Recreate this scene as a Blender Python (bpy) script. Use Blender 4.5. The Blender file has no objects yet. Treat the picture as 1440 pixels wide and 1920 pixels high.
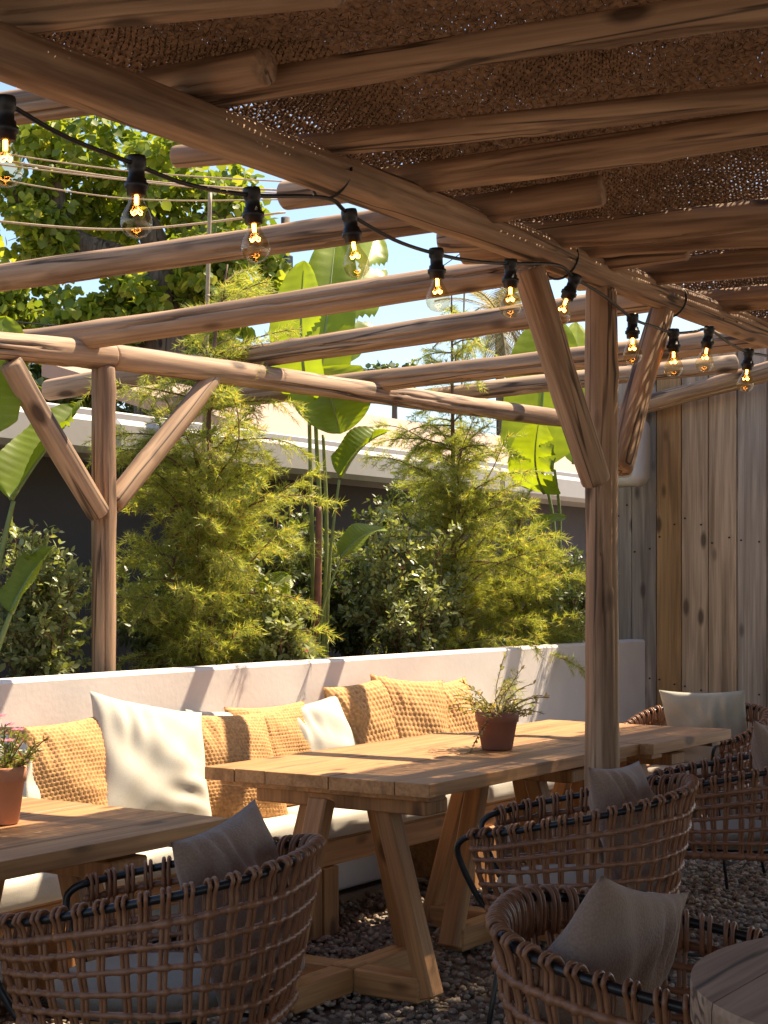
import bpy, math, random
import numpy as np
from mathutils import Vector, Matrix
R = math.radians
random.seed(7); rng = np.random.default_rng(7)
sc = bpy.context.scene
COL = sc.collection
# ------------------------------------------------------------------ camera
# X runs along the bench wall, Y towards the wall, Z up. Camera 1.37 m above the gravel.
FPX, HOR, CAMZ = 2990.0, 1103.0, 1.37
YAW = R(33.5); CY, SY = math.cos(YAW), math.sin(YAW)
cam = bpy.data.cameras.new('camera'); camo = bpy.data.objects.new('camera', cam); COL.objects.link(camo)
camo.location = (0, 0, CAMZ); camo.rotation_euler = (R(90), 0, YAW - R(90))
cam.sensor_fit = 'HORIZONTAL'; cam.sensor_width = 36; cam.lens = 36*FPX/1440
cam.shift_y = (HOR-960)/1440; cam.clip_start = 0.05; cam.clip_end = 2000
sc.camera = camo
# ------------------------------------------------------------------ sky, sun, exposure
SUN = Vector((0.60, -0.215, 1.0)).normalized()      # towards the sun
w = bpy.data.worlds.new('World'); sc.world = w; w.use_nodes = True
nt = w.node_tree; bg = nt.nodes['Background']; sky = nt.nodes.new('ShaderNodeTexSky')
sky.sky_type = 'NISHITA'; sky.sun_disc = False
sky.sun_elevation = math.asin(SUN.z); sky.sun_rotation = math.atan2(SUN.x, SUN.y)
sky.air_density = 1.0; sky.dust_density = 1.0; sky.ozone_density = 1.0
nt.links.new(sky.outputs[0], bg.inputs[0]); bg.inputs[1].default_value = 0.09
sl = bpy.data.lights.new('sun', 'SUN'); sl.energy = 5.0; sl.angle = R(0.53); sl.color = (1.0, 0.83, 0.60)
so = bpy.data.objects.new('sun', sl); COL.objects.link(so); so.rotation_euler = SUN.to_track_quat('Z', 'Y').to_euler()
so.location = (5, -4, 12)
sc.view_settings.view_transform = 'Standard'; sc.view_settings.look = 'None'
sc.view_settings.gamma = 1; sc.view_settings.exposure = 1.35

# ------------------------------------------------------------------ placing helpers
def atd(x, y, d):
    r = (x-720)/FPX*d
    return Vector((d*CY+r*SY, d*SY-r*CY, CAMZ+(HOR-y)/FPX*d))
def atV(x, y, V):
    q = (x-720)/FPX
    return atd(x, y, V/(SY-q*CY))
def atZ(x, y, z):
    return atd(x, y, (z-CAMZ)*FPX/(HOR-y))

# ------------------------------------------------------------------ mesh helpers
def obj(name, verts, faces, mat, parent=None, smooth=True, matrix=None):
    me = bpy.data.meshes.new(name); me.from_pydata([tuple(v) for v in verts], [], [tuple(f) for f in faces]); me.update()
    return objm(name, me, mat, parent, smooth, matrix)
def objnp(name, v, f, mat, parent=None, smooth=False, matrix=None):
    """v (n,3) array, f (m,k) array"""
    me = bpy.data.meshes.new(name); v = np.asarray(v, np.float32); f = np.asarray(f, np.int32)
    me.vertices.add(len(v)); me.vertices.foreach_set('co', v.ravel())
    k = f.shape[1]; me.loops.add(f.size); me.loops.foreach_set('vertex_index', f.ravel())
    me.polygons.add(len(f)); me.polygons.foreach_set('loop_start', np.arange(0, f.size, k, dtype=np.int32))
    me.update(calc_edges=True)
    return objm(name, me, mat, parent, smooth, matrix)
def objm(name, me, mat, parent=None, smooth=True, matrix=None):
    if mat is not None and not me.materials: me.materials.append(mat)
    if smooth and len(me.polygons): me.polygons.foreach_set('use_smooth', [True]*len(me.polygons))
    o = bpy.data.objects.new(name, me); COL.objects.link(o)
    if matrix is not None: o.matrix_world = matrix
    if parent is not None:
        o.parent = parent
    return o
def tag(o, label=None, cat=None, group=None, kind=None):
    if label: o['label'] = label
    if cat: o['category'] = cat
    if group: o['group'] = group
    if kind: o['kind'] = kind
    return o
def thing(name, label, cat, loc=(0, 0, 0), rz=0, group=None):
    o = bpy.data.objects.new(name, None); COL.objects.link(o); o.location = loc; o.rotation_euler = (0, 0, rz)
    o.empty_display_size = .1
    return tag(o, label, cat, group)
def copy_tree(o, parent=None):
    c = o.copy(); COL.objects.link(c); c.parent = parent
    for ch in list(o.children): copy_tree(ch, c)
    return c
class MB:
    def __init__(s): s.v = []; s.f = []
    def add(s, v, f):
        n = len(s.v); s.v += [Vector(p) for p in v]; s.f += [tuple(i+n for i in q) for q in f]; return s
    def box(s, c, size, M=None, bev=0.0):
        x, y, z = [a/2 for a in size]; b = min(bev, x*.45, y*.45, z*.45)
        if b <= 0:
            v = [Vector((i*x, j*y, k*z)) for i in (-1, 1) for j in (-1, 1) for k in (-1, 1)]
            f = [(0, 1, 3, 2), (4, 6, 7, 5), (0, 4, 5, 1), (2, 3, 7, 6), (0, 2, 6, 4), (1, 5, 7, 3)]
        else:
            v = []; idx = {}
            for i in (-1, 1):
                for j in (-1, 1):
                    for k in (-1, 1):
                        for ax in range(3):
                            p = [i*(x-b), j*(y-b), k*(z-b)]; p[ax] = (i, j, k)[ax]*(x, y, z)[ax]
                            idx[(i, j, k, ax)] = len(v); v.append(Vector(p))
            f = []
            for ax in range(3):
                o1, o2 = [a for a in range(3) if a != ax]
                for sgn in (-1, 1):
                    q = []
                    for a, b2 in ((-1, -1), (1, -1), (1, 1), (-1, 1)):
                        t = [0, 0, 0]; t[ax] = sgn; t[o1] = a; t[o2] = b2; q.append(idx[(*t, ax)])
                    f.append(q)
            for ax in range(3):                       # edges along ax
                o1, o2 = [a for a in range(3) if a != ax]
                for a in (-1, 1):
                    for b2 in (-1, 1):
                        t0 = [0, 0, 0]; t0[o1] = a; t0[o2] = b2; t1 = list(t0); t0[ax] = -1; t1[ax] = 1
                        f.append((idx[(*t0, o1)], idx[(*t1, o1)], idx[(*t1, o2)], idx[(*t0, o2)]))
            for i in (-1, 1):
                for j in (-1, 1):
                    for k in (-1, 1): f.append((idx[(i, j, k, 0)], idx[(i, j, k, 1)], idx[(i, j, k, 2)]))
        c = Vector(c)
        v = [(M @ p if M else p)+c for p in v]
        return s.add(v, f)
    def tube(s, pts, rad, n=8, caps=True, closed=False, squash=None):
        pts = [Vector(p) for p in pts]; m = len(pts)
        if not hasattr(rad, '__len__'): rad = [rad]*m
        tan = []
        for i in range(m):
            a = pts[(i-1) % m] if (i > 0 or closed) else pts[i]; b = pts[(i+1) % m] if (i < m-1 or closed) else pts[i]
            t = (b-a); tan.append(t.normalized() if t.length > 1e-9 else Vector((0, 0, 1)))
        up = Vector((0, 0, 1)) if abs(tan[0].z) < .9 else Vector((1, 0, 0))
        nrm = (up-tan[0]*up.dot(tan[0])).normalized(); v = []; f = []
        for i in range(m):
            nrm = (nrm-tan[i]*nrm.dot(tan[i])).normalized(); bi = tan[i].cross(nrm)
            for k in range(n):
                a = 2*math.pi*k/n; v.append(pts[i]+(nrm*math.cos(a)+bi*math.sin(a))*rad[i])
        for i in range(m if closed else m-1):
            for k in range(n):
                a, b = i*n+k, i*n+(k+1) % n; c, d = ((i+1) % m)*n+(k+1) % n, ((i+1) % m)*n+k
                f.append((a, b, c, d))
        if caps and not closed:
            f.append(tuple(range(n-1, -1, -1))); f.append(tuple((m-1)*n+k for k in range(n)))
        return s.add(v, f)
    def lathe(s, prof, n=24, M=None):
        v = []; f = []
        for r, z in prof:
            for k in range(n):
                a = 2*math.pi*k/n; p = Vector((r*math.cos(a), r*math.sin(a), z)); v.append(M @ p if M else p)
        for i in range(len(prof)-1):
            for k in range(n): f.append((i*n+k, i*n+(k+1) % n, (i+1)*n+(k+1) % n, (i+1)*n+k))
        return s.add(v, f)
    def build(s, name, mat, parent=None, smooth=True, matrix=None):
        return obj(name, s.v, s.f, mat, parent, smooth, matrix)
def smoothpath(pts, sub=6):
    """Catmull-Rom through points"""
    P = [Vector(p) for p in pts]; out = []
    for i in range(len(P)-1):
        p0 = P[max(i-1, 0)]; p1 = P[i]; p2 = P[i+1]; p3 = P[min(i+2, len(P)-1)]
        for k in range(sub):
            t = k/sub
            out.append(.5*((2*p1)+(p2-p0)*t+(2*p0-5*p1+4*p2-p3)*t*t+(3*p1-p0-3*p2+p3)*t**3))
    out.append(P[-1]); return out
def frames(d, nrm):
    d = d/np.linalg.norm(d, axis=1, keepdims=True)
    s = np.cross(d, nrm); s /= np.linalg.norm(s, axis=1, keepdims=True)+1e-9
    return d, s, np.cross(s, d)
def scatter(tv, tf, org, d, nrm, scale):
    """copies of a template (x along d, y side, z normal)"""
    d, s, n = frames(d, nrm); N = len(org); k = len(tv)
    sc_ = np.asarray(scale).reshape(-1, 1, 1)
    V = org[:, None, :]+sc_*(tv[None, :, 0:1]*d[:, None, :]+tv[None, :, 1:2]*s[:, None, :]+tv[None, :, 2:3]*n[:, None, :])
    F = (tf[None, :, :]+(np.arange(N)*k)[:, None, None]).reshape(-1, tf.shape[1])
    return V.reshape(-1, 3), F

# ------------------------------------------------------------------ materials
def nodemat(name):
    m = bpy.data.materials.new(name); m.use_nodes = True
    return m, m.node_tree, m.node_tree.nodes['Principled BSDF']
def ramp(nt, fac, stops):
    r = nt.nodes.new('ShaderNodeValToRGB'); e = r.color_ramp.elements
    while len(e) < len(stops): e.new(.5)
    for el, (p, c) in zip(e, stops): el.position = p; el.color = (*c, 1)
    nt.links.new(fac, r.inputs[0]); return r.outputs[0]
def mapped(nt, scale, coord='Object', rnd=True):
    tc = nt.nodes.new('ShaderNodeTexCoord'); mp = nt.nodes.new('ShaderNodeMapping')
    mp.inputs['Scale'].default_value = scale; nt.links.new(tc.outputs[coord], mp.inputs[0])
    if rnd:
        oi = nt.nodes.new('ShaderNodeObjectInfo'); mu = nt.nodes.new('ShaderNodeMath'); mu.operation = 'MULTIPLY'
        mu.inputs[1].default_value = 37.0; nt.links.new(oi.outputs['Random'], mu.inputs[0])
        nt.links.new(mu.outputs[0], mp.inputs['Location'])
    return mp.outputs[0]
def noise(nt, vec, scale, detail=4, rough=.55, dist=0):
    n = nt.nodes.new('ShaderNodeTexNoise'); n.inputs['Scale'].default_value = scale; n.inputs['Detail'].default_value = detail
    n.inputs['Roughness'].default_value = rough; n.inputs['Distortion'].default_value = dist
    if vec: nt.links.new(vec, n.inputs[0])
    return n.outputs[0]
def mixc(nt, fac, a, b, mode='MIX'):
    m = nt.nodes.new('ShaderNodeMix'); m.data_type = 'RGBA'; m.blend_type = mode
    for sock, val in ((m.inputs[0], fac), (m.inputs[6], a), (m.inputs[7], b)):
        if hasattr(val, 'is_output') or isinstance(val, bpy.types.NodeSocket): nt.links.new(val, sock)
        elif isinstance(val, tuple): sock.default_value = (*val, 1)
        else: sock.default_value = val
    return m.outputs[2]
def bump(nt, bsdf, h, strength=.3, dist=.01):
    b = nt.nodes.new('ShaderNodeBump'); b.inputs['Strength'].default_value = strength; b.inputs['Distance'].default_value = dist
    nt.links.new(h, b.inputs['Height']); nt.links.new(b.outputs[0], bsdf.inputs['Normal'])
def wood(name, dark, light, tint=None, axis=0, fine=1.0, rough=.75, cracks=True, tintamt=.5):
    m, nt, b = nodemat(name)
    s1 = [28*fine]*3; s1[axis] = 1.6*fine; s2 = [9*fine]*3; s2[axis] = .7*fine; s3 = [90*fine]*3; s3[axis] = 3*fine
    v1, v2, v3 = mapped(nt, s1), mapped(nt, s2), mapped(nt, s3)
    n1 = noise(nt, v1, 1, 5, .6, .6); n2 = noise(nt, v2, 1, 3, .5, 1.2); n3 = noise(nt, v3, 1, 2)
    c = ramp(nt, n1, [(.38, dark), (.62, light)])
    c2 = ramp(nt, n2, [(.36, tuple(x*.6 for x in dark)), (.5, light), (.64, tuple(x*.8 for x in light))])
    c = mixc(nt, .5, c, c2)
    # knots
    sk = [7.0]*3; sk[axis] = 3.0
    vo = nt.nodes.new('ShaderNodeTexVoronoi'); vo.inputs['Scale'].default_value = 1; nt.links.new(mapped(nt, sk), vo.inputs[0])
    k = ramp(nt, vo.outputs[0], [(.10, (1, 1, 1)), (.20, (0, 0, 0))])
    c = mixc(nt, k, c, tuple(x*.42 for x in dark))
    if cracks:
        s4 = [13*fine]*3; s4[axis] = .55*fine; n4 = noise(nt, mapped(nt, s4), 1, 3, .45, .3)
        cr = ramp(nt, n4, [(.472, (0, 0, 0)), (.492, (.9, .9, .9)), (.508, (.9, .9, .9)), (.528, (0, 0, 0))])
        lim = ramp(nt, n2, [(.43, (0, 0, 0)), (.52, (1, 1, 1))]); cr = mixc(nt, 1.0, cr, lim, 'MULTIPLY')
        c = mixc(nt, cr, c, tuple(x*.22 for x in dark))
    fg = ramp(nt, n3, [(.35, (.78, .78, .78)), (.6, (1, 1, 1))]); c = mixc(nt, 1.0, c, fg, 'MULTIPLY')
    if tint:
        oi = nt.nodes.new('ShaderNodeObjectInfo'); t = ramp(nt, oi.outputs['Random'], tint)
        c = mixc(nt, tintamt, c, t, 'MULTIPLY')
    nt.links.new(c, b.inputs['Base Color']); b.inputs['Roughness'].default_value = rough
    bump(nt, b, n1, .35, .004)
    return m
def simple(name, col, rough=.6, metal=0.0, var=.15, scale=20, bmp=0.0, bscale=200):
    m, nt, b = nodemat(name)
    v = mapped(nt, (1, 1, 1)); n = noise(nt, v, scale, 4)
    c = ramp(nt, n, [(.25, tuple(x*(1-var) for x in col)), (.75, tuple(min(1, x*(1+var)) for x in col))])
    nt.links.new(c, b.inputs['Base Color']); b.inputs['Roughness'].default_value = rough; b.inputs['Metallic'].default_value = metal
    if bmp: bump(nt, b, noise(nt, v, bscale, 2), bmp, .002)
    return m
def leafmat(name, c1, c2, trans=.4, rough=.45, c3=None):
    m, nt, b = nodemat(name)
    g = nt.nodes.new('ShaderNodeNewGeometry')
    stops = [(0, c1), (.8, c2)]+([(1, c3)] if c3 else [])
    c = ramp(nt, g.outputs['Random Per Island'], stops)
    nt.links.new(c, b.inputs['Base Color']); b.inputs['Roughness'].default_value = rough
    t = nt.nodes.new('ShaderNodeBsdfTranslucent'); ct = mixc(nt, 1.0, c, (1.5, 1.45, .5), 'MULTIPLY'); nt.links.new(ct, t.inputs[0])
    mx = nt.nodes.new('ShaderNodeMixShader'); mx.inputs[0].default_value = trans
    nt.links.new(b.outputs[0], mx.inputs[1]); nt.links.new(t.outputs[0], mx.inputs[2])
    nt.links.new(mx.outputs[0], nt.nodes['Material Output'].inputs[0])
    return m
def fabric(name, col, scale=260, var=.12, strength=.35, rough=.9):
    m, nt, b = nodemat(name)
    tc = nt.nodes.new('ShaderNodeTexCoord')
    n = noise(nt, tc.outputs['Object'], 9, 4)
    c = ramp(nt, n, [(.3, tuple(x*(1-var) for x in col)), (.7, tuple(min(1, x*(1+var*.6)) for x in col))])
    vo = nt.nodes.new('ShaderNodeTexVoronoi'); vo.inputs['Scale'].default_value = scale; nt.links.new(tc.outputs['Object'], vo.inputs[0])
    c = mixc(nt, vo.outputs[0], c, tuple(x*.7 for x in col))
    nt.links.new(c, b.inputs['Base Color']); b.inputs['Roughness'].default_value = rough
    b.inputs['Sheen Weight'].default_value = .2
    bump(nt, b, vo.outputs[0], strength, .002)
    return m
M = {}
M['log'] = wood('weathered_log', (.25, .14, .078), (.57, .38, .235), [(0, (1, .96, .92)), (1, (.8, .74, .7))])
M['fence'] = wood('reclaimed_plank', (.36, .255, .18), (.64, .50, .38), [(0, (1, .92, .84)), (.25, (.78, .70, .66)), (.45, (1, .88, .76)), (.6, (1, .64, .36)), (.8, (.95, .84, .74)), (1, (.58, .44, .36))], axis=2, fine=.8, tintamt=.9, cracks=False)
FT = [wood('grey_plank', (.28, .21, .165), (.52, .42, .34), axis=2, fine=.8, cracks=False), wood('tan_plank', (.36, .23, .14), (.64, .45, .30), axis=2, fine=.8, cracks=False),
      wood('orange_plank', (.30, .155, .06), (.52, .29, .12), axis=2, fine=.8, cracks=False), wood('brown_plank', (.19, .125, .085), (.36, .25, .18), axis=2, fine=.8, cracks=False)]
M['teak'] = wood('teak_plank', (.35, .16, .055), (.56, .29, .115), [(0, (1, 1, 1)), (1, (.8, .74, .68))], cracks=False, rough=.55)
M['teakleg'] = wood('teak_leg', (.33, .145, .05), (.50, .25, .095), [(0, (1, 1, 1)), (1, (.85, .8, .75))], axis=2, cracks=False, rough=.6)
M['greyteak'] = wood('greyed_teak', (.33, .19, .115), (.50, .32, .20), cracks=True, rough=.7)
M['rattan'] = simple('rattan', (.25, .108, .05), .40, var=.25, scale=30, bmp=.15, bscale=300)
M['black'] = simple('black_metal', (.012, .012, .013), .35, var=.1)
M['plastic'] = simple('black_plastic', (.012, .012, .014), .45, var=.1)
M['plaster'] = simple('white_plaster', (.76, .69, .65), .85, var=.12, scale=2.5, bmp=.35, bscale=40)
M['greywall'] = simple('grey_render', (.075, .066, .068), .9, var=.08, scale=3, bmp=.2, bscale=60)
M['whitepaint'] = simple('white_paint', (.42, .39, .36), .5, var=.04)
M['tan'] = simple('tan_render', (.36, .26, .20), .9, var=.06, scale=2)
M['soil'] = simple('soil', (.05, .035, .025), .95, var=.4, scale=30, bmp=.6, bscale=60)
M['cream'] = fabric('cream_linen', (.66, .61, .51), 500, .06, .15)
M['ivory'] = fabric('ivory_cotton', (.68, .62, .52), 420, .06, .2)
M['taupe'] = fabric('taupe_weave', (.30, .195, .14), 190, .1, .5)
M['pale'] = fabric('pale_sage', (.48, .46, .38), 420, .06, .2)
M['pad'] = fabric('grey_pad', (.34, .285, .21), 420, .08, .2)
M['jute'] = simple('jute_braid', (.56, .30, .115), .85, var=.38, scale=70, bmp=.7, bscale=160)
M['terracotta'] = simple('terracotta', (.50, .22, .12), .8, var=.12, scale=12, bmp=.15, bscale=80)
M['browned'] = simple('dark_terracotta', (.24, .105, .07), .7, var=.15, scale=14, bmp=.15, bscale=80)
M['coir'] = None
M['bark'] = wood('bark', (.09, .065, .05), (.20, .15, .11), axis=2, fine=.6, rough=.95)
M['twig'] = simple('twig', (.16, .085, .05), .8, var=.3)
M['bamboo'] = simple('bamboo', (.40, .30, .19), .6, var=.2)
M['needle'] = leafmat('needle', (.20, .25, .06), (.46, .50, .14), .5, .5, (.56, .36, .12))
M['feijoa'] = leafmat('feijoa_leaf', (.15, .19, .08), (.36, .40, .19), .35, .35, (.44, .46, .24))
M['darkbush'] = leafmat('dark_leaf', (.06, .09, .03), (.15, .19, .07), .3, .4)
M['treeleaf'] = leafmat('tree_leaf', (.10, .16, .02), (.30, .36, .05), .45, .45, (.42, .42, .07))
M['palmleaf'] = leafmat('palm_frond', (.16, .16, .07), (.34, .27, .15), .3, .5)
M['potleaf'] = leafmat('pot_leaf', (.22, .24, .09), (.46, .40, .20), .3, .5, (.5, .3, .15))
M['succ'] = leafmat('succulent', (.20, .28, .08), (.36, .36, .12), .25, .4, (.45, .12, .12))
M['petal'] = leafmat('purple_petal', (.55, .18, .55), (.72, .30, .66), .4, .5)
M['redpetal'] = leafmat('red_petal', (.50, .03, .06), (.70, .10, .12), .3, .5)
M['pinkpetal'] = leafmat('pink_petal', (.70, .45, .45), (.8, .6, .58), .3, .5)
def bigleaf(name, col, tr):
    m, nt, b = nodemat(name)
    v = mapped(nt, (1, 1, 1)); n = noise(nt, v, 5, 3)
    c = ramp(nt, n, [(.3, tuple(x*.75 for x in col)), (.7, tuple(x*1.15 for x in col))])
    nt.links.new(c, b.inputs['Base Color']); b.inputs['Roughness'].default_value = .38
    t = nt.nodes.new('ShaderNodeBsdfTranslucent'); nt.links.new(mixc(nt, 1.0, c, (1.7, 1.55, .3), 'MULTIPLY'), t.inputs[0])
    mx = nt.nodes.new('ShaderNodeMixShader'); mx.inputs[0].default_value = tr
    nt.links.new(b.outputs[0], mx.inputs[1]); nt.links.new(t.outputs[0], mx.inputs[2]); nt.links.new(mx.outputs[0], nt.nodes['Material Output'].inputs[0])
    return m
M['strel'] = bigleaf('strelitzia_leaf', (.22, .30, .03), .5)
M['stalk'] = simple('leaf_stalk', (.22, .27, .07), .5, var=.2)
M['redstalk'] = simple('reddish_stalk', (.24, .10, .06), .6, var=.3)
# coir: brown diffuse + translucent
m, nt_, b_ = nodemat('coir'); v_ = mapped(nt_, (1, 1, 1)); n_ = noise(nt_, v_, 60, 4)
c_ = ramp(nt_, n_, [(.25, (.032, .015, .008)), (.75, (.115, .056, .027))]); nt_.links.new(c_, b_.inputs['Base Color']); b_.inputs['Roughness'].default_value = .9
t_ = nt_.nodes.new('ShaderNodeBsdfTranslucent'); nt_.links.new(c_, t_.inputs[0]); x_ = nt_.nodes.new('ShaderNodeMixShader'); x_.inputs[0].default_value = .15
nt_.links.new(b_.outputs[0], x_.inputs[1]); nt_.links.new(t_.outputs[0], x_.inputs[2]); nt_.links.new(x_.outputs[0], nt_.nodes['Material Output'].inputs[0])
M['coir'] = m
m, nt_, b_ = nodemat('bulb_glass'); nt_.nodes.remove(b_)
tr_ = nt_.nodes.new('ShaderNodeBsdfTransparent'); tr_.inputs[0].default_value = (.99, .95, .85, 1); gl_ = nt_.nodes.new('ShaderNodeBsdfGlossy'); gl_.inputs['Roughness'].default_value = .03
fr_ = nt_.nodes.new('ShaderNodeMath'); fr_.operation = 'MULTIPLY_ADD'; fr_.inputs[1].default_value = .22; fr_.inputs[2].default_value = .025; lw_ = nt_.nodes.new('ShaderNodeLayerWeight'); lw_.inputs[0].default_value = .25; nt_.links.new(lw_.outputs['Facing'], fr_.inputs[0]); x_ = nt_.nodes.new('ShaderNodeMixShader')
nt_.links.new(fr_.outputs[0], x_.inputs[0]); nt_.links.new(tr_.outputs[0], x_.inputs[1]); nt_.links.new(gl_.outputs[0], x_.inputs[2]); nt_.links.new(x_.outputs[0], nt_.nodes['Material Output'].inputs[0]); M['glass'] = m
m, nt_, b_ = nodemat('filament'); b_.inputs['Emission Color'].default_value = (1, .33, .05, 1); b_.inputs['Emission Strength'].default_value = 14
b_.inputs['Base Color'].default_value = (1, .5, .1, 1); M['filament'] = m
m, nt_, b_ = nodemat('gravel'); g_ = nt_.nodes.new('ShaderNodeNewGeometry')
c_ = ramp(nt_, g_.outputs['Random Per Island'], [(0, (.12, .09, .07)), (.5, (.26, .20, .15)), (1, (.42, .34, .27))]); nt_.links.new(c_, b_.inputs['Base Color']); b_.inputs['Roughness'].default_value = .85
M['gravel'] = m
M['ground'] = simple('gravel_bed', (.19, .155, .125), .95, var=.4, scale=60, bmp=.8, bscale=70)

# ------------------------------------------------------------------ setting
tag(obj('ground', [(-300, -300, -.02), (500, -300, -.02), (500, 500, -.02), (-300, 500, -.02)], [(0, 1, 2, 3)], M['ground']), 'brown gravel ground under the tables', None, None, 'structure')
# pebbles where the gravel can be made out
def pebbles():
    t = (1+5**.5)/2
    iv = np.array([(-1, t, 0), (1, t, 0), (-1, -t, 0), (1, -t, 0), (0, -1, t), (0, 1, t), (0, -1, -t), (0, 1, -t), (t, 0, -1), (t, 0, 1), (-t, 0, -1), (-t, 0, 1)], float)/1.9
    f = np.array([(0, 11, 5), (0, 5, 1), (0, 1, 7), (0, 7, 10), (0, 10, 11), (1, 5, 9), (5, 11, 4), (11, 10, 2), (10, 7, 6), (7, 1, 8), (3, 9, 4), (3, 4, 2), (3, 2, 6), (3, 6, 8), (3, 8, 9), (4, 9, 5), (2, 4, 11), (6, 2, 10), (8, 6, 7), (9, 8, 1)])
    n = 26000
    u = rng.uniform(2.2, 8.8, n); v = rng.uniform(.9, 4.0, n)
    org = np.stack([u, v, rng.uniform(-.018, .004, n)], 1)
    d = rng.normal(size=(n, 3)); d[:, 2] *= .3; nr = rng.normal(size=(n, 3))*.35; nr[:, 2] += 1
    iv = iv*np.array([1.0, .72, .5])
    V, F = scatter(iv, f, org, d, nr, rng.uniform(.009, .021, n))
    tag(objnp('gravel', V, F, M['gravel'], smooth=True), 'loose brown and grey pebbles covering the ground', 'gravel', None, 'stuff')
pebbles()
WALLV = 4.15
mb = MB(); mb.box((5.6, WALLV+.06, .525), (7.3, .12, 1.05), bev=.012)
tag(mb.build('garden_wall', M['plaster'], smooth=False), 'low white plastered wall behind the cushioned bench', 'wall')
mb = MB(); mb.box((5.6, 5.13, .45), (7.3, 1.7, .92)); tag(mb.build('planting_soil', M['soil'], smooth=False), 'dark soil of the raised bed behind the white wall', None, None, 'structure')
# grey outbuilding with white gutter behind the plants
bl = thing('outbuilding', 'low dark grey building with white gutter and parapet behind the plants', 'building', (5, 6.0, 0))
def wbox(name, c, s, mat, parent, bev=.0):
    mb = MB(); p = parent.location if parent else Vector()
    mb.box(Vector(c)-p, s, bev=bev); return mb.build(name, mat, parent, smooth=False)
wbox('wall', (6, 6.2, 1.05), (16, .4, 2.1), M['greywall'], bl)
for i in range(4):
    o = wbox('gutter', (0+4*i, 5.80, 2.14), (3.985, .40, .19), M['whitepaint'], bl, .03)
    wbox('gutter_lip', (0+4*i, 5.585, 2.215), (3.985, .03, .03), M['whitepaint'], o)
wbox('soffit', (6, 6.2, 2.26), (16, .36, .05), M['twig'], bl)
wbox('parapet', (6, 6.65, 2.29), (16, .2, .26), M['whitepaint'], bl, .01)
rf = [(9.2, 6.8, 2.42), (20, 6.8, 2.42), (20, 9.4, 3.2), (9.2, 9.4, 3.2)]; rf = [Vector(p)-bl.location for p in rf]; obj('pitched_roof', rf+[p-Vector((0, 0, .12)) for p in rf], [(0, 1, 2, 3), (7, 6, 5, 4), (0, 4, 5, 1), (1, 5, 6, 2), (2, 6, 7, 3), (3, 7, 4, 0)], M['tan'], bl, False)
wbox('roof', (6, 8.2, 2.25), (16, 3.0, .1), M['tan'], bl)
b2 = thing('rear_house', 'pale tan rendered house wall beyond the grey building', 'building', (12, 13, 0))
wbox('wall', (14, 13.2, 1.6), (16, .4, 3.2), M['tan'], b2); wbox('roof_edge', (14, 13.0, 3.24), (16.3, .9, .09), M['whitepaint'], b2, .02)

# ------------------------------------------------------------------ pergola logs
perg = thing('pergola', 'weathered round log pergola with posts, braces and rafters over the tables', 'pergola', (5.08, 2.45, 0))
def log(name, p0, p1, r0=.055, r1=None, bend=.012, parent=perg, mat=None, crack=True, seed=None, n=48):
    rs = random.Random(seed if seed is not None else hash((round(p0[0]*100), round(p1[1]*100), round(p1[2]*100))))
    p0 = Vector(p0); p1 = Vector(p1); L = (p1-p0).length; r1 = r1 or r0*.95; X = (p1-p0).normalized()
    up = Vector((0, 0, 1)) if abs(X.z) < .9 else Vector((0, 1, 0)); Y = up.cross(X).normalized(); Z = X.cross(Y)
    Mx = Matrix((X, Y, Z)).transposed().to_4x4(); Mx.translation = p0
    m = max(10, int(L/.05)); v = []; f = []
    ph = [rs.uniform(0, 6.28) for _ in range(8)]; ca = rs.uniform(2.9, 4.4); cb = ca+rs.choice([-1, 1])*rs.uniform(.5, .9); c0, c1 = rs.uniform(0, .25), rs.uniform(.6, 1)
    kn = [(rs.uniform(.05, .95), rs.uniform(0, 6.28)) for _ in range(int(L*2)+1)]
    ring = []
    xs = [0, .004, .012]+[L*i/m for i in range(1, m)]+[L-.012, L-.004, L]
    sc0 = {0: .86, 1: .95, 2: .99}
    for i, x in enumerate(xs):
        t = x/L; e = sc0.get(i, sc0.get(len(xs)-1-i, 1.0))
        r = (r0+(r1-r0)*t)*(1+.025*math.sin(x*5+ph[0])+.015*math.sin(x*13+ph[1]))
        cy = bend*(math.sin(t*math.pi+.3*math.sin(ph[2]))*math.cos(ph[2])+.25*math.sin(t*6.28+ph[3])); cz = bend*(math.sin(t*math.pi)*math.sin(ph[2])*.8+.25*math.sin(t*5+ph[4]))
        caa = ca+.25*math.sin(x*1.7+ph[5])+.08*math.sin(x*7+ph[6])
        for k in range(n):
            a = 2*math.pi*k/n; rr = r*e*(1+.02*math.sin(2*a+ph[7])+.012*math.sin(3*a+x*2))
            for kt, ka in kn:
                dd = ((x-kt*L)/.035)**2+((math.remainder(a-ka, 6.2832))*r/.03)**2
                if dd < 4: rr += .006*math.exp(-dd)
            if crack and c0 < t < c1:
                da = abs(math.remainder(a-caa, 6.2832))
                if da < 3.1416/n*1.05: rr -= .018*min(1, (t-c0)*8, (c1-t)*8)
            if crack and .4 < t < .75 and abs(math.remainder(a-caa+ca-cb, 6.2832)) < 3.1416/n*1.05: rr -= .012*min(1, (t-.4)*9, (.75-t)*9)
            v.append((x, cy+rr*math.cos(a), cz+rr*math.sin(a)))
    q = len(xs)
    for i in range(q-1):
        for k in range(n): f.append((i*n+k, i*n+(k+1) % n, (i+1)*n+(k+1) % n, (i+1)*n+k))
    f.append(tuple(range(n-1, -1, -1))); f.append(tuple((q-1)*n+k for k in range(n)))
    if parent: Mx = Matrix.Translation(-parent.location) @ Mx
    return obj(name, v, f, mat or M['log'], parent, True, Mx)
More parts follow.
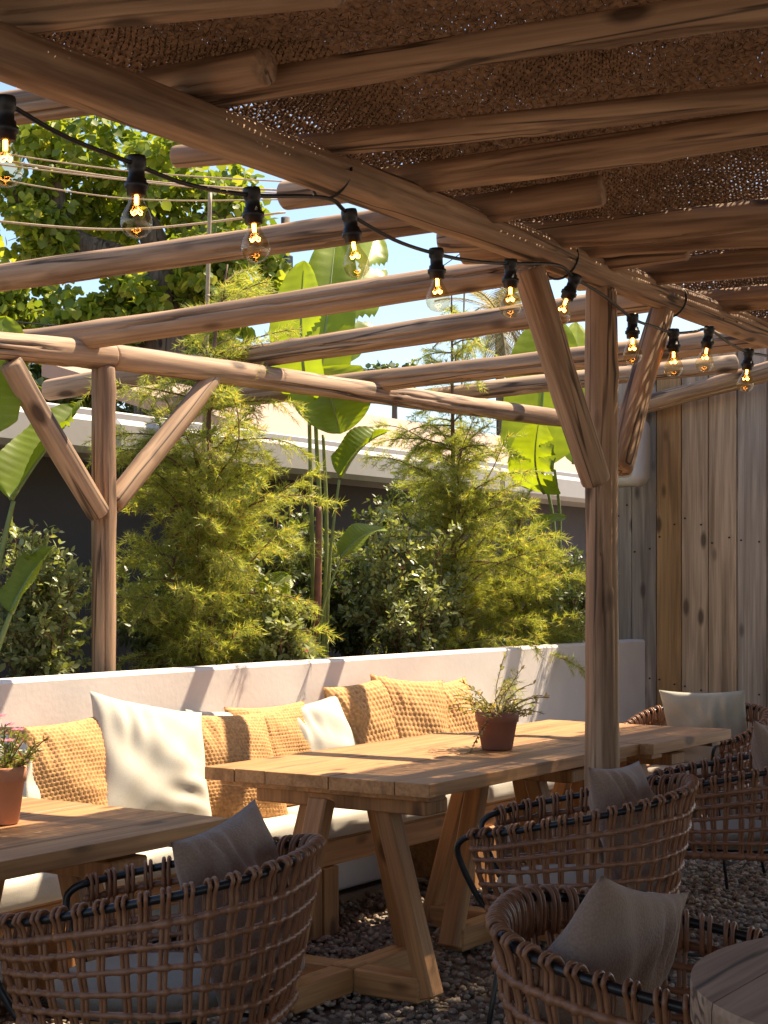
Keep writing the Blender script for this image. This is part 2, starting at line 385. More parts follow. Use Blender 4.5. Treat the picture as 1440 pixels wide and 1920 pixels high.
BV = 2.45
zb = atV(0, 100, BV); ze = atV(1400, 618, BV)
zz = lambda u: zb.z+(ze.z-zb.z)*(u-zb.x)/(ze.x-zb.x)
log('beam', (1.2, BV, zz(1.2)), (9.4, BV, zz(9.4)), .057, .055, .012, seed=3)
BZ = 2.435
pu = 2.073*BV
log('post', (pu, BV, 0), (pu, BV, zz(pu)-.045), .06, .055, .006, seed=5)
log('brace', atV(1118, 905, BV-.10), atV(990, 500, BV-.03), .052, .05, .004, seed=6)
log('brace', atV(1160, 880, BV), atV(1240, 585, BV), .05, .048, .004, seed=8)
# second beam above the planter
B2 = 4.42
a0, a1, a2 = atV(-250, 622, B2), atV(207, 668, B2), atV(955, 770, B2)
log('beam', a0, a1, .05, .054, .004, seed=11); log('beam', a1+Vector((.004, 0, 0)), a2+(a2-a1)*.35, .053, .05, .01, seed=12)
p = atV(194, 690, B2); log('post', (p.x, B2, .5), (p.x, B2, a1.z-.045), .05, .047, .004, seed=13)
log('brace', atV(186, 965, B2-.05), atV(20, 680, B2-.02), .046, .046, .004, seed=14)
log('brace', atV(212, 945, B2), atV(398, 708, B2), .045, .044, .004, seed=15)
RZ = 2.54
def orafter(far, near, seed, Vf=B2, zn=RZ, r=.053, ext=0.0):
    f_, n_ = atV(*far, Vf), atZ(*near, zn); log('rafter', f_-(n_-f_).normalized()*ext, n_, r, r*1.02, .016, seed=seed)
def crafter(left, right, seed, r=.055, zl=RZ, zr=RZ):
    log('rafter', atZ(*left, zl), atZ(*right, zr), r, r*1.03, .014, seed=seed)
orafter((-420, 262), (500, 125), 21, 4.3, r=.042)
orafter((-120, 540), (1130, 357), 22, r=.047)
orafter((150, 626), (1290, 458), 23, ext=.5)
orafter((510, 668), (1235, 556), 24, ext=1.3)
orafter((705, 712), (1440, 628), 25, zn=2.52, ext=1.2)
f_, n_ = atV(960, 728, B2), atV(1380, 681, 3.4); log('rafter', f_-(n_-f_)*.4, n_, .05, .052, .01, seed=26)
crafter((-160, 60), (640, -28), 31, .040)
crafter((290, 192), (1560, 0), 32, .036)
crafter((326, 292), (1560, 165), 33, .032)
crafter((533, 366), (1560, 217), 34, .044)
crafter((826, 452), (1560, 387), 35, .046)
crafter((866, 466), (1560, 425), 36, .05)
crafter((1080, 520), (1560, 480), 37, .05)
crafter((1230, 568), (1560, 545), 38, .05)
crafter((1400, 618), (1560, 606), 39, .05)

# ------------------------------------------------------------------ woven coir mat on the roof
def mat_():
    p = .019; u0, u1, v0, v1 = 1.2, 9.6, .75, 2.66
    nu, nv = int((u1-u0)/p), int((v1-v0)/p)
    def lat(n, m, per):                                   # smooth noise lattice
        gx, gy = np.meshgrid(np.arange(n)*p/per, np.arange(m)*p/per, indexing='ij'); g = rng.normal(size=(int(gx.max())+3, int(gy.max())+3))
        ix, iy = gx.astype(int), gy.astype(int); fx, fy = gx-ix, gy-iy; fx = fx*fx*(3-2*fx); fy = fy*fy*(3-2*fy)
        return (g[ix, iy]*(1-fx)+g[ix+1, iy]*fx)*(1-fy)+(g[ix, iy+1]*(1-fx)+g[ix+1, iy+1]*fx)*fy
    U, Vv = np.meshgrid(u0+np.arange(nu+1)*p, v0+np.arange(nv+1)*p, indexing='ij')
    Z = 2.615+.016*lat(nu+1, nv+1, .5)+.012*lat(nu+1, nv+1, .2)+.0015*rng.normal(size=U.shape)
    edge = np.clip((2.66-Vv)/.15, 0, 1); Z -= (1-edge)*.03
    J = lambda: rng.normal(size=U.shape)*p*.08
    ii, jj = np.meshgrid(np.arange(nu+1), np.arange(nv+1), indexing='ij'); Z += .0045*np.where((ii+jj) % 2 == 0, 1, -1)
    gv = np.stack([U+J(), Vv+J()+.035*lat(nu+1, nv+1, .25)*(1-edge), Z], -1)
    c = (gv[:-1, :-1]+gv[1:, :-1]+gv[1:, 1:]+gv[:-1, 1:])/4
    dens = lat(nu, nv, .7)+.5*lat(nu, nv, .25)
    uc, vc = U[:-1, :-1], Vv[:-1, :-1]
    dens += 3.2*np.exp(-((uc-4.75)/.6)**2-((vc-1.7)/.3)**2)+.8*np.clip((uc-4.8)/2, 0, 1)-.4+2.8*np.exp(-((2.66-vc)/.36)**2)+3.2*np.exp(-((uc-5.85)/.55)**2-((vc-2.32)/.3)**2)
    h = np.clip(.0+.19*dens, .0, .66)*(rng.uniform(size=c.shape[:2]) < .93)+.02
    ids = np.arange((nu+1)*(nv+1)).reshape(nu+1, nv+1); base = ids.size
    corners = [gv[:-1, :-1], gv[1:, :-1], gv[1:, 1:], gv[:-1, 1:]]; cid = [ids[:-1, :-1], ids[1:, :-1], ids[1:, 1:], ids[:-1, 1:]]
    inner = [c+(k-c)*h[..., None]*rng.uniform(.7, 1.15, size=h.shape)[..., None] for k in corners]
    for k in inner: k[..., 2] += rng.normal(size=h.shape)*.0015
    low = [k-np.array([0, 0, .006]) for k in inner]; op = h > .09
    ni = nu*nv; iid = [base+k*ni+np.arange(ni).reshape(nu, nv) for k in range(4)]
    lid = [base+(4+k)*ni+np.arange(ni).reshape(nu, nv) for k in range(4)]
    V = np.concatenate([gv.reshape(-1, 3)]+[k.reshape(-1, 3) for k in inner+low])
    F = np.concatenate([np.stack([cid[k], cid[(k+1) % 4], iid[(k+1) % 4], iid[k]], -1).reshape(-1, 4) for k in range(4)]+[np.stack([iid[k][op], iid[(k+1) % 4][op], lid[(k+1) % 4][op], lid[k][op]], -1) for k in range(4)])
    t = thing('shade_mat', 'brown woven coir shade mat laid over the pergola rafters', 'shade mat', (5, 1, 2.65))
    off = np.array([5, 1, 2.65]); o = objnp('weave', V-off, F, M['coir'], t, True); o['kind'] = 'stuff'
    n = 120000                                             # loose fibres hanging from the underside
    i, j = rng.integers(0, nu, n), rng.integers(0, nv, n); org = c[i, j]-off
    tv = np.array([(0, -.03, 0), (0, .03, 0), (.55, .02, .08), (1, 0, -.1)]); tf = np.array([(0, 1, 2), (0, 2, 3)])
    d = rng.normal(size=(n, 3)); d[:, 2] = -np.abs(d[:, 2])*.8-.1
    Vf, Ff = scatter(tv, tf, org, d, rng.normal(size=(n, 3)), rng.uniform(.007, .018, n))
    n2, m2 = 90, 60; gu, gw = np.meshgrid(np.linspace(-4, 9.6, n2), np.linspace(-5, .77, m2), indexing='ij'); gz = 2.66+.012*rng.normal(size=gu.shape)  # unseen plain sheet, extended behind the camera to darken the area under the roof
    i2 = np.arange(n2*m2).reshape(n2, m2); o = objnp('weave', np.stack([gu, gw, gz], -1).reshape(-1, 3)-off, np.stack([i2[:-1, :-1], i2[1:, :-1], i2[1:, 1:], i2[:-1, 1:]], -1).reshape(-1, 4), M['coir'], t, True); o['kind'] = 'stuff'
    o = objnp('loose_fibre', Vf, Ff, M['coir'], t); o['kind'] = 'stuff'
mat_()

# ------------------------------------------------------------------ fence of upright planks
fd = Vector((CY*-.707+SY*.707, SY*-.707-CY*.707, 0)); f0 = atd(1160, 1103, 10.15); f0.z = 0
fence = thing('plank_fence', 'tall fence of upright reclaimed planks at the end of the bench', 'fence', f0)
fa = math.atan2(fd.y, fd.x)
wds = [.10, .11, .19, .185, .195, .20, .205, .2, .19, .2, .2]; s_ = -.1
for i, wd in enumerate(wds):
    mb = MB(); mb.box((0, 0, 0), (wd-.007, .03, 2.9+rng.uniform(-.03, .04)), bev=.003)
    pc = fd*(s_+wd/2); o = mb.build('plank', FT[(3, 0, 0, 2, 1, 1, 0, 1, 3, 1, 0)[i]], fence, False); o.location = (pc.x+rng.normal()*.001, pc.y, 1.43); o.rotation_euler = (0, 0, fa)
    s_ += wd
    for zz_ in (rng.uniform(.7, .8), rng.uniform(1.6, 1.9)):
        for sx in (-.3, .3):
            q = MB(); q.lathe([(0, -.0195), (.006, -.0195), (.006, -.014)], 8, Matrix.Rotation(R(90), 3, 'X') @ Matrix.Scale(-1, 3, Vector((0, 0, 1))))
            n_ = q.build('nail', M['black'], o, False); n_.location = (sx*wd, -.0165, zz_-1.43+rng.normal()*.03)
bk = fd.cross(Vector((0, 0, 1))); bk = bk if bk.x > 0 else -bk
for z_ in (.5, 1.45, 2.4):
    mb = MB(); mb.box((0, 0, 0), (2.1, .04, .88)); o = mb.build('gap_light_blocker', FT[3], fence, False); pc = fd*.85+bk*.037; o.location = (pc.x, pc.y, z_); o.rotation_euler = (0, 0, fa)  # dark boards added behind the planks to keep sky light out of the gaps
la, lb = atd(1170, 772, 10.0), atd(1470, 690, 9.05)
fl = log('rail', la, lb, .055, .058, .02, parent=fence, seed=51)
# speaker
sp = thing('outdoor_speaker', 'pale grey outdoor speaker mounted on the plank fence', 'speaker', atd(1183, 850, 9.85), fa+R(12))
def rbox(mb, w, h, d, r, y0, n=6):                        # rounded-rectangle slab, front towards -y
    ring = []
    for cx, cz, a0 in ((w/2-r, h/2-r, 0), (-w/2+r, h/2-r, 90), (-w/2+r, -h/2+r, 180), (w/2-r, -h/2+r, 270)):
        for k in range(n+1): a = R(a0+90*k/n); ring.append((cx+r*math.cos(a), cz+r*math.sin(a)))
    m = len(ring); v = []
    for sc_, y in ((.82, y0-d), (.93, y0-d*.93), (1, y0-d*.7), (1, y0)): v += [(x*sc_, y, z*(sc_+.02 if sc_ < 1 else 1)) for x, z in ring]
    f = [(i*m+k, i*m+(k+1) % m, (i+1)*m+(k+1) % m, (i+1)*m+k) for i in range(3) for k in range(m)]
    f += [tuple(range(m-1, -1, -1)), tuple(3*m+k for k in range(m))]; mb.add(v, f)
mb = MB(); rbox(mb, .27, .42, .2, .07, -.02); mb.build('cabinet', simple('speaker_shell', (.62, .60, .56), .5, var=.03), sp)
mb = MB(); rbox(mb, .215, .33, .012, .03, -.2115); g = mb.build('grille', simple('speaker_grille', (.46, .42, .35), .7, var=.05, bmp=.3, bscale=500), sp)
mb = MB(); mb.box((-.03, -.2265, -.12), (.05, .003, .008)); mb.build('badge', M['whitepaint'], g, False)
mb = MB(); mb.box((0, .02, 0), (.06, .08, .1), bev=.005); mb.build('bracket', M['black'], sp, False)

# ------------------------------------------------------------------ tables
def pedestal(parent, cx, cy, topz, name_leg='leg'):
    for dx, dy in ((1, 0), (-1, 0), (0, 1), (0, -1)):
        f0 = Vector((cx+dx*.38, cy+dy*.32, .05)); t0 = Vector((cx+dx*.17, cy+dy*.15, topz))
        ax = (t0-f0).normalized(); Y = Vector((-dy, dx, 0)); X = Y.cross(ax)
        mb = MB(); mb.box((0, 0, 0), (.062, .075, (t0-f0).length+.06), bev=.006)
        o = mb.build('leg', M['teakleg'], parent, False, Matrix.Translation((f0+t0)/2-parent.location) @ Matrix((X, Y, ax)).transposed().to_4x4())
        mb = MB(); L = .32 if dx else .26; sg = dx+dy
        mb.box((sg*(L/2+.045), 0, 0), (L-.0, .09, .085), bev=.006)
        o = mb.build('foot_beam', M['teak'], parent, False); o.location = Vector((cx, cy, .045))-parent.location; o.rotation_euler = (0, 0, 0 if dx else R(90))
    mb = MB(); mb.box((cx, cy, .05), (.089, .089, .09), bev=.004); mb.v = [v-parent.location for v in mb.v]; mb.build('foot_block', M['teak'], parent, False)
    mb = MB(); mb.box((cx, cy, topz+.012), (.14, .7, .05), bev=.005); mb.v = [v-parent.location for v in mb.v]; mb.build('bearer', M['teakleg'], parent, False)
def table(label, u0, u1, v0, v1, peds, top=.75, npl=7, mat='teak'):
    t = thing('dining_table', label, 'table', ((u0+u1)/2, (v0+v1)/2, 0))
    wd = (v1-v0)/npl; rs = random.Random(int(u0*100))
    for i in range(npl):
        mb = MB(); mb.box((0, 0, 0), (u1-u0+rs.uniform(-.004, .004), wd-.0012, .044), bev=.0016)
        o = mb.build('plank', M[mat], t, False); o.location = (rs.uniform(-.002, .002), v0+wd*(i+.5)-(v0+v1)/2, top-.022+rs.uniform(-.0012, .0012))
    for u in (u0+.1, u1-.1):
        mb = MB(); mb.box((u-t.location.x, 0, top-.0555), (.1, v1-v0-.06, .022), bev=.003); mb.build('batten', M['teak'], t, False)
    for c in peds: pedestal(t, c, (v0+v1)/2-.02, top-.11)
    return t
table('long teak dining table holding the brown pot with a wispy plant', 4.28, 5.86, 2.66, 3.58, (4.47, 5.52))
table('shorter teak table butted against the end of the long table by the post', 5.868, 6.70, 2.60, 3.50, (6.3,))
table('teak dining table holding the terracotta pot of purple flowers', 1.75, 3.36, 2.72, 3.62, (2.0, 3.05))
# round table
rt = thing('round_table', 'round greyed teak table beside the armchair with the tilted pillow', 'table', (2.36, .54, 0))
n = 7
for i in range(n):                                         # top of boards cut to a circle
    y0, y1 = -.41+.82*i/n+.001, -.41+.82*(i+1)/n-.001; top = []
    p0_, p1_ = math.asin(max(-1, y0/.41)), math.asin(min(1, y1/.41)); ys = [.41*math.sin(p0_+(p1_-p0_)*k/10) for k in range(11)]; xr = [(math.sqrt(max(.41**2-y*y, .00001)), y) for y in ys]
    ring = [(x, y) for x, y in xr]+[(-x, y) for x, y in reversed(xr)]; m = len(ring)
    v = [(x*.985, y, .80) for x, y in ring]+[(x, y, .79) for x, y in ring]+[(x, y, .745) for x, y in ring]
    f = [tuple(range(m)), tuple(range(3*m-1, 2*m-1, -1))]+[(j*m+k, (j+1)*m+k, (j+1)*m+(k+1) % m, j*m+(k+1) % m) for j in range(2) for k in range(m)]
    obj('board', v, f, M['greyteak'], rt, False)
pedestal(rt, 2.36, .54, .70)

# ------------------------------------------------------------------ bench, cushions, pillows
bn = thing('bench', 'long teak bench frame along the white wall', 'bench', (5.7, 3.9, 0))
bx = [2.54, 3.82, 5.10, 6.38, 7.66, 8.94]
for i in range(5):
    u0, u1 = bx[i]+.006, bx[i+1]-.006
    for nm, c, s in (('front_rail', ((u0+u1)/2, 3.70, .315), (u1-u0, .04, .10)), ('seat_board', ((u0+u1)/2, 3.9, .372), (u1-u0, .44, .012)),
                     ('leg', (u0+.05, 3.695, .13), (.10, .07, .268)), ('leg', (u1-.05, 3.695, .13), (.10, .07, .268)), ('side_panel', (u0+.02, 3.92, .18), (.035, .36, .36))):
        wbox(nm, c, s, M['teak'] if nm != 'leg' else M['teakleg'], bn, .004)
def cushion(L, W, H, nx=26, ny=14, nz=5, seed=0, crown=.02):
    """boxy soft cushion, origin at its base centre"""
    rs = np.random.default_rng(seed); mb = MB(); v = []; f = []; idx = {}
    ph = rs.uniform(0, 6, 6)
    def P(a, b, c):                                        # a,b in -1..1, c in 0..1
        ex = 1-.02*(abs(b)**8)-.015*(2*c-1)**4; ey = 1-.025*(abs(a)**8)-.03*(2*c-1)**4
        z = H*c+(crown*(1-a**4)*(1-b**4)+.003*math.sin(a*9+ph[0])*math.cos(b*5+ph[1])+.003*math.sin(a*17+ph[2]+b*4))*max(0, 2*c-1)
        return (a*L/2*ex, b*W/2*ey+.004*math.sin(a*11+ph[3])*(1 if c > .4 else .3), z)
    def g(i, j, k):
        if (i, j, k) not in idx:
            idx[(i, j, k)] = len(v); v.append(P(2*i/nx-1, 2*j/ny-1, k/nz))
        return idx[(i, j, k)]
    for i in range(nx):
        for j in range(ny):
            f.append((g(i, j, nz), g(i+1, j, nz), g(i+1, j+1, nz), g(i, j+1, nz))); f.append((g(i, j+1, 0), g(i+1, j+1, 0), g(i+1, j, 0), g(i, j, 0)))
        for k in range(nz):
            f.append((g(i, 0, k), g(i+1, 0, k), g(i+1, 0, k+1), g(i, 0, k+1))); f.append((g(i, ny, k+1), g(i+1, ny, k+1), g(i+1, ny, k), g(i, ny, k)))
    for j in range(ny):
        for k in range(nz):
            f.append((g(0, j, k+1), g(0, j+1, k+1), g(0, j+1, k), g(0, j, k))); f.append((g(nx, j, k), g(nx, j+1, k), g(nx, j+1, k+1), g(nx, j, k+1)))
    return v, f
where = ['behind the table with purple flowers, farthest from the fence', 'behind the gap between the dining tables', 'behind the table with the brown pot', 'behind the shorter table', 'nearest the plank fence']
for i in range(5):
    v, f = cushion(1.265, .46, .09, seed=i); o = obj('bench_cushion', v, f, M['ivory']); o.location = ((bx[i]+bx[i+1])/2, 3.88, .38)
    tag(o, 'off-white bench seat cushion '+where[i], 'cushion', 'bench seat cushions')
def pillow(name, label, loc, w, h, t, mat, rot, seed=0, braid=None, group=None, n=40, cat='pillow'):
    """rot = (lean back, turn, roll) degrees; w along local x, h along local z, thickness along y"""
    rs = np.random.default_rng(seed); ph = rs.uniform(0, 6.28, 10); a = np.linspace(-1, 1, n+1); A, B = np.meshgrid(a, a, indexing='ij')
    thk = (np.clip(1-np.abs(A)**2.4, 0, 1)*np.clip(1-np.abs(B)**2.4, 0, 1))**.55
    ex = A*(1-.07*(1-B**2)*np.abs(A)**2*1.0); ez = B*(1-.07*(1-A**2)*np.abs(B)**2)
    wr = .013*np.sin(5*A+4*B+ph[0])*np.sin(3*B+ph[1])+.004*np.sin(11*A-7*B+ph[2])+.012*np.exp(-((A+.5)**2+(B-.7)**2)*6)*np.sin(22*A+ph[3])+.010*np.exp(-((A-.6)**2+(B+.6)**2)*5)*np.sin(18*B+ph[4])
    sides = []
    for sgn in (-1, 1):
        y = sgn*(t/2*thk+(wr if not braid else wr*.5)*thk)
        if braid:
            q = np.abs(np.sin((B if braid[1] == 'h' else A)*math.pi*braid[0]/2+.12*np.sin(3*A+ph[5])+.1*np.sin(4*B)))**.6; y = y+sgn*.0035*(q-.5)*np.clip(thk*3, 0, 1)
            y = y+sgn*.002*np.sin((A if braid[1] == 'h' else B)*math.pi*braid[0]*.9+(np.floor((B+1)*braid[0]/2)*1.5))
        z = ez*h/2-.02*(1-thk)*0
        sides.append(np.stack([ex*w/2, y, z], -1).reshape(-1, 3))
    ids = np.arange((n+1)**2).reshape(n+1, n+1)
    q = np.stack([ids[:-1, :-1], ids[1:, :-1], ids[1:, 1:], ids[:-1, 1:]], -1).reshape(-1, 4)
    V = np.concatenate(sides); F = np.concatenate([q, q[:, ::-1]+(n+1)**2])
    me = bpy.data.meshes.new(name); me.from_pydata(V.tolist(), [], F.tolist())
    import bmesh
    bm = bmesh.new(); bm.from_mesh(me); bmesh.ops.remove_doubles(bm, verts=bm.verts, dist=.0008); bmesh.ops.recalc_face_normals(bm, faces=bm.faces); bm.to_mesh(me); bm.free()
    o = objm(name, me, mat); o.location = loc
    o.rotation_euler = (Matrix.Rotation(R(rot[1]), 3, 'Z') @ Matrix.Rotation(R(-rot[0]), 3, 'X') @ Matrix.Rotation(R(rot[2]), 3, 'Y')).to_euler()
    return tag(o, label, cat, group)
PZ = .468
def bp(x, w, h, label, mat, lean=18, turn=0, roll=0, V=3.97, seed=0, braid=None, t=.15, dz=0.0):
    q = (x-720)/FPX; u = V*(CY+q*SY)/(SY-q*CY)
    hh = h/2*(abs(math.cos(R(roll)))+abs(math.sin(R(roll))))*math.cos(R(lean))
    pillow('pillow', label, (u, V, PZ+hh-.015+dz), w, h, t, mat, (lean, turn, roll), seed, braid, 'pillows along the bench', 90 if braid else 44)
bp(-8, .45, .45, 'white pillow behind the pot of purple flowers', M['cream'], 16, 0, 2, 4.0, 1)
bp(125, .47, .47, 'braided jute pillow between the flower pot and the big white pillow', M['jute'], 17, -6, -2, 3.97, 2, (30, 'h'))
bp(287, .51, .50, 'big creased white pillow tilted on one corner against jute pillow', M['cream'], 24, -8, 13, 3.90, 3)
bp(418, .40, .40, 'white pillow peeking out behind a jute pillow', M['cream'], 10, 0, 3, 4.06, 4, t=.1, dz=.03)
bp(432, .48, .46, 'braided jute pillow leaning beside the big white pillow', M['jute'], 24, -10, 3, 3.90, 5, (30, 'h'))
bp(520, .48, .46, 'braided jute pillow crossed by a rafter shadow, beside small white pillow', M['jute'], 18, -6, 0, 4.0, 6, (28, 'v'))
bp(602, .48, .45, 'white pillow between two jute pillows behind the long table', M['cream'], 22, -4, -5, 3.97, 7)
bp(690, .47, .50, 'ribbed jute pillow next to the white pillow behind the long table', M['jute'], 14, -4, -4, 4.0, 8, (20, 'h'))
bp(775, .47, .50, 'ribbed jute pillow tilted against its ribbed neighbour', M['jute'], 16, -12, 6, 3.95, 9, (20, 'h'))
bp(850, .47, .48, 'ribbed jute pillow behind the brown plant pot', M['jute'], 16, 0, -2, 4.0, 10, (20, 'h'))

# ------------------------------------------------------------------ woven armchairs
TH = R(138)
def se(a, e): return math.copysign(abs(a)**e, a)
def S(th, t, off=0.0, dz=0.0):
    t_ = max(t, 0.0); a, b = .262+.052*t_**.85+off, .275+.065*t_**.85+off
    x, y = a*se(math.sin(th), .72), -b*se(math.cos(th), .72); zt = .722-.072*y/.34+.0*x
    return Vector((x, y, .455+t*(zt-.455)+dz))
def make_chair():
    c = thing('woven_armchair', 'x', 'armchair')
    rim = [S(TH*(-1+2*i/60), 1) for i in range(61)]
    def front(sg):
        a = S(sg*TH, 1); b = S(sg*TH, 0)
        return smoothpath([a, a+Vector((sg*-.008, .024, -.012)), a+Vector((sg*-.014, .040, -.042)), (a+b)/2+Vector((sg*-.006, .042, -.01)), b+Vector((sg*.0, .026, .014)), b], 4)
    path = list(reversed(front(-1)))[:-1]+rim+front(1)[1:]
    MB().tube(path, .0095, 8).build('rim', M['black'], c)
    MB().tube([S(a, 0) for a in [2*math.pi*i/48 for i in range(48)]], .008, 8, closed=True).build('seat_ring', M['black'], c)
    N = 37
    pl = [0.0]; tt0 = [TH*(-.97+1.94*i/400) for i in range(401)]
    for i in range(400): pl.append(pl[-1]+(S(tt0[i+1], 1)-S(tt0[i], 1)).length)
    ths = [float(np.interp(pl[-1]*i/(N-1), pl, tt0)) for i in range(N)]
    rs = random.Random(3)
    for i, th in enumerate(ths):
        mb = MB(); lean = rs.uniform(-.012, .012)
        for o in (-.0058, .0058):
            pts = []
            for k in range(9):
                t = k/8*.97; r = max(.12, (S(th+.01, 1)-S(th-.01, 1)).length/.02); pts.append(S(th+(o+lean*(1-t))/r, t, .008+.003*math.sin(k*2.1+i)))
            r = max(.12, (S(th+.01, 1)-S(th-.01, 1)).length/.02); tt = th+o*1.15/r
            pts += [S(tt, 1, .016, .004), S(tt, 1, .009, .0155), S(tt, 1, -.004, .0175), S(tt, 1, -.016, .006), S(tt, .95, -.017), S(tt, .88, -.012), S(tt, .80, -.004)]
            mb.tube(smoothpath(pts, 2), .0048, 7)
        mb.build('rattan_strand', M['rattan'], c)
    for t, r0 in ((.0, .0115), (.17, .0066), (.34, .0066), (.51, .0066), (.67, .0066), (.83, .0078)):
        m = 300; pts = []; rad = []
        for i in range(m+1):
            th = TH*(-1.0+2*i/m)
            d = min((S(th, t)-S(x, t)).length for x in ths)
            pts.append(S(th, t+.006*math.sin(th*7+t*9), .006+.003*math.exp(-(d/.012)**2))); rad.append(r0*(1+.13*math.sin(i*1.9))*(1+.42*math.exp(-(d/.011)**2)))
        MB().tube(pts, rad, 7).build('rattan_band', M['rattan'], c)
    for sx in (-1, 1):
        for sy in (-1, 1):
            MB().tube([(sx*.19, sy*.18, .45), (sx*.225, sy*.21, .2), (sx*.26, sy*.24, .006)], .0075, 8).build('leg', M['black'], c)
        MB().tube([(sx*.235, -.217, .105), (sx*.235, .217, .105)], .006, 8).build('stretcher', M['black'], c)
    for a in range(4):
        x = -.15+.1*a; y = .27; MB().tube([(x, -y, .453), (x, y, .453)], .005, 6).build('seat_wire', M['black'], c)
    return c
def pad(label, loc, rz):
    prof = [(0, 0), (.18, 0), (.218, .006), (.232, .022), (.23, .042), (.212, .056), (.16, .063), (.08, .067), (0, .068)]
    o = MB().lathe(prof, 40).build('seat_cushion', M['pad']); o.location = loc; o.rotation_euler = (0, 0, rz); tag(o, label, 'cushion', 'armchair seat cushions')
proto = make_chair(); first = True
def chair(u, v, rz, label, plabel=None, clabel=None, pmat='taupe', proll=8, pz=.70, seed=0, psize=.45, plean=16, py=-.135, px=0.0, pturn=0):
    global first
    o = proto if first else copy_tree(proto); first = False
    o.location = (u, v, 0); o.rotation_euler = (0, 0, R(rz)); tag(o, label, 'armchair', 'woven rattan armchairs')
    if clabel: pad(clabel, (u, v, .462), R(rz))
    if plabel:
        q = Matrix.Rotation(R(rz), 3, 'Z') @ Vector((px, py, 0))
        pillow('chair_pillow', plabel, (u+q.x, v+q.y, pz), psize, psize, .13, M[pmat], (-plean*-1, rz+pturn, proll), seed, None, 'armchair pillows', 40)
chair(2.66, 2.36, 21, 'woven rattan armchair at the table with purple flowers', 'taupe woven pillow in the armchair at the table with purple flowers', 'grey seat cushion of the armchair at the table with purple flowers', seed=21, proll=-6, pz=.665, px=.03, py=-.185, pturn=-10, psize=.41)
chair(4.24, 2.13, 21, 'woven rattan armchair in front of the log post at the long table', 'taupe pillow in the armchair in front of the log post', 'grey seat cushion of the armchair in front of the log post', seed=22, proll=3, pz=.655, px=.0, py=-.165, pturn=-16, psize=.41)
chair(5.44, 2.12, 21, 'woven rattan armchair behind the log post at the shorter table', 'taupe pillow in the armchair behind the log post', 'dark seat cushion of the armchair behind the log post', seed=23, proll=9, pz=.67, py=-.19, pturn=-12)
chair(6.62, 2.05, 20, 'woven rattan armchair past the shorter table, only its arm showing', 'taupe pillow in the armchair past the shorter table', None, seed=24, py=-.16)
chair(7.12, 2.95, 90, 'woven rattan armchair at the head of the tables facing the long table', 'pale grey-green pillow in the armchair at the head of the tables', 'seat cushion of the armchair at the head of the tables', 'pale', 2, .67, 25, .44, py=-.17)
chair(2.60, 1.07, 200, 'woven rattan armchair drawn up to the round table', 'taupe pillow tilted on one corner in the armchair by the round table', 'seat cushion of the armchair by the round table', seed=26, proll=-14, pz=.665, psize=.43, px=.04, py=-.175, plean=22, pturn=-22)

# ------------------------------------------------------------------ festoon string lights
st = thing('string_light', 'black festoon cable with clear glowing bulbs strung along the log beam', 'string lights', (4, 2.385, 2.3))
SL = st.location.copy(); SV = 2.375
cp = [(-60, 160), (10, 193), (120, 255), (240, 303), (350, 345), (472, 366), (610, 371), (655, 402), (740, 450), (818, 476), (890, 490), (957, 494), (1045, 497), (1078, 522), (1130, 553), (1186, 597), (1225, 612), (1263, 624), (1300, 622), (1330, 618), (1370, 645), (1404, 661), (1440, 668), (1500, 690)]
MB().tube([p-SL for p in smoothpath([atV(x, y, SV) for x, y in cp], 6)], .0055, 8).build('cable', M['plastic'], st)
sock = [(0, .012), (.02, .012), (.0215, .006), (.0215, -.012), (.018, -.016), (.018, -.034), (.0215, -.037), (.0225, -.046), (.0265, -.048), (.0265, -.058), (.022, -.060), (.021, -.074), (.0, -.074)]
gp = [(.0135, -.066), (.0145, -.078), (.019, -.092), (.028, -.108), (.0345, -.124), (.0355, -.136), (.032, -.150), (.022, -.162), (.010, -.167), (.0, -.168)]
gin = [(max(r-.0012, 0), z+(.0012 if z < -.15 else 0)) for r, z in reversed(gp)]
sm = MB().lathe(sock, 20); gm = MB().lathe(gp+gin, 24)
for i, (x, y, tl) in enumerate(((10, 193, 0), (256, 303, 0), (472, 362, 4), (655, 402, 8), (818, 474, 2), (957, 494, 0), (1078, 522, -22), (1186, 595, 0), (1263, 623, 0), (1330, 618, -8), (1404, 660, -6))):
    p = atV(x, y, SV)-SL; Rm = (Matrix.Rotation(YAW-R(90), 4, 'Z') @ Matrix.Rotation(R(-tl), 4, 'Y'))
    mx = Matrix.Translation(p) @ Rm
    o = sm.build('socket', M['plastic'], st, True, mx)
    b = gm.build('bulb', M['glass'], o, True)
    MB().lathe([(0, -.072), (.006, -.073), (.0055, -.095), (.004, -.105), (0, -.106)], 10).build('stem', M['glass'], b)
    f = MB(); f.tube([(.012*math.cos(a), .012*math.sin(a), -.112+.003*math.cos(a*4)) for a in [R(300*k/16) for k in range(17)]], .0014, 6)
    for a in (0, 300): f.tube([(.003, 0, -.10), (.012*math.cos(R(a)), .012*math.sin(R(a)), -.112)], .0007, 5)
    f.tube([(0, 0, -.074), (0, 0, -.094)], .0048, 6)
    f.build('filament', M['filament'], b)
for x, y in ((622, 335), (1052, 487), (1258, 560)):
    q = (x-720)/FPX; u = BV*(CY+q*SY)/(SY-q*CY)
    MB().tube([Vector((u+.02*math.sin(a), BV+.062*math.cos(a), zz(u)+.064*math.sin(a)))-SL for a in [2*math.pi*k/24 for k in range(24)]], .004, 6, closed=True).build('cable_tie', M['plastic'], st)

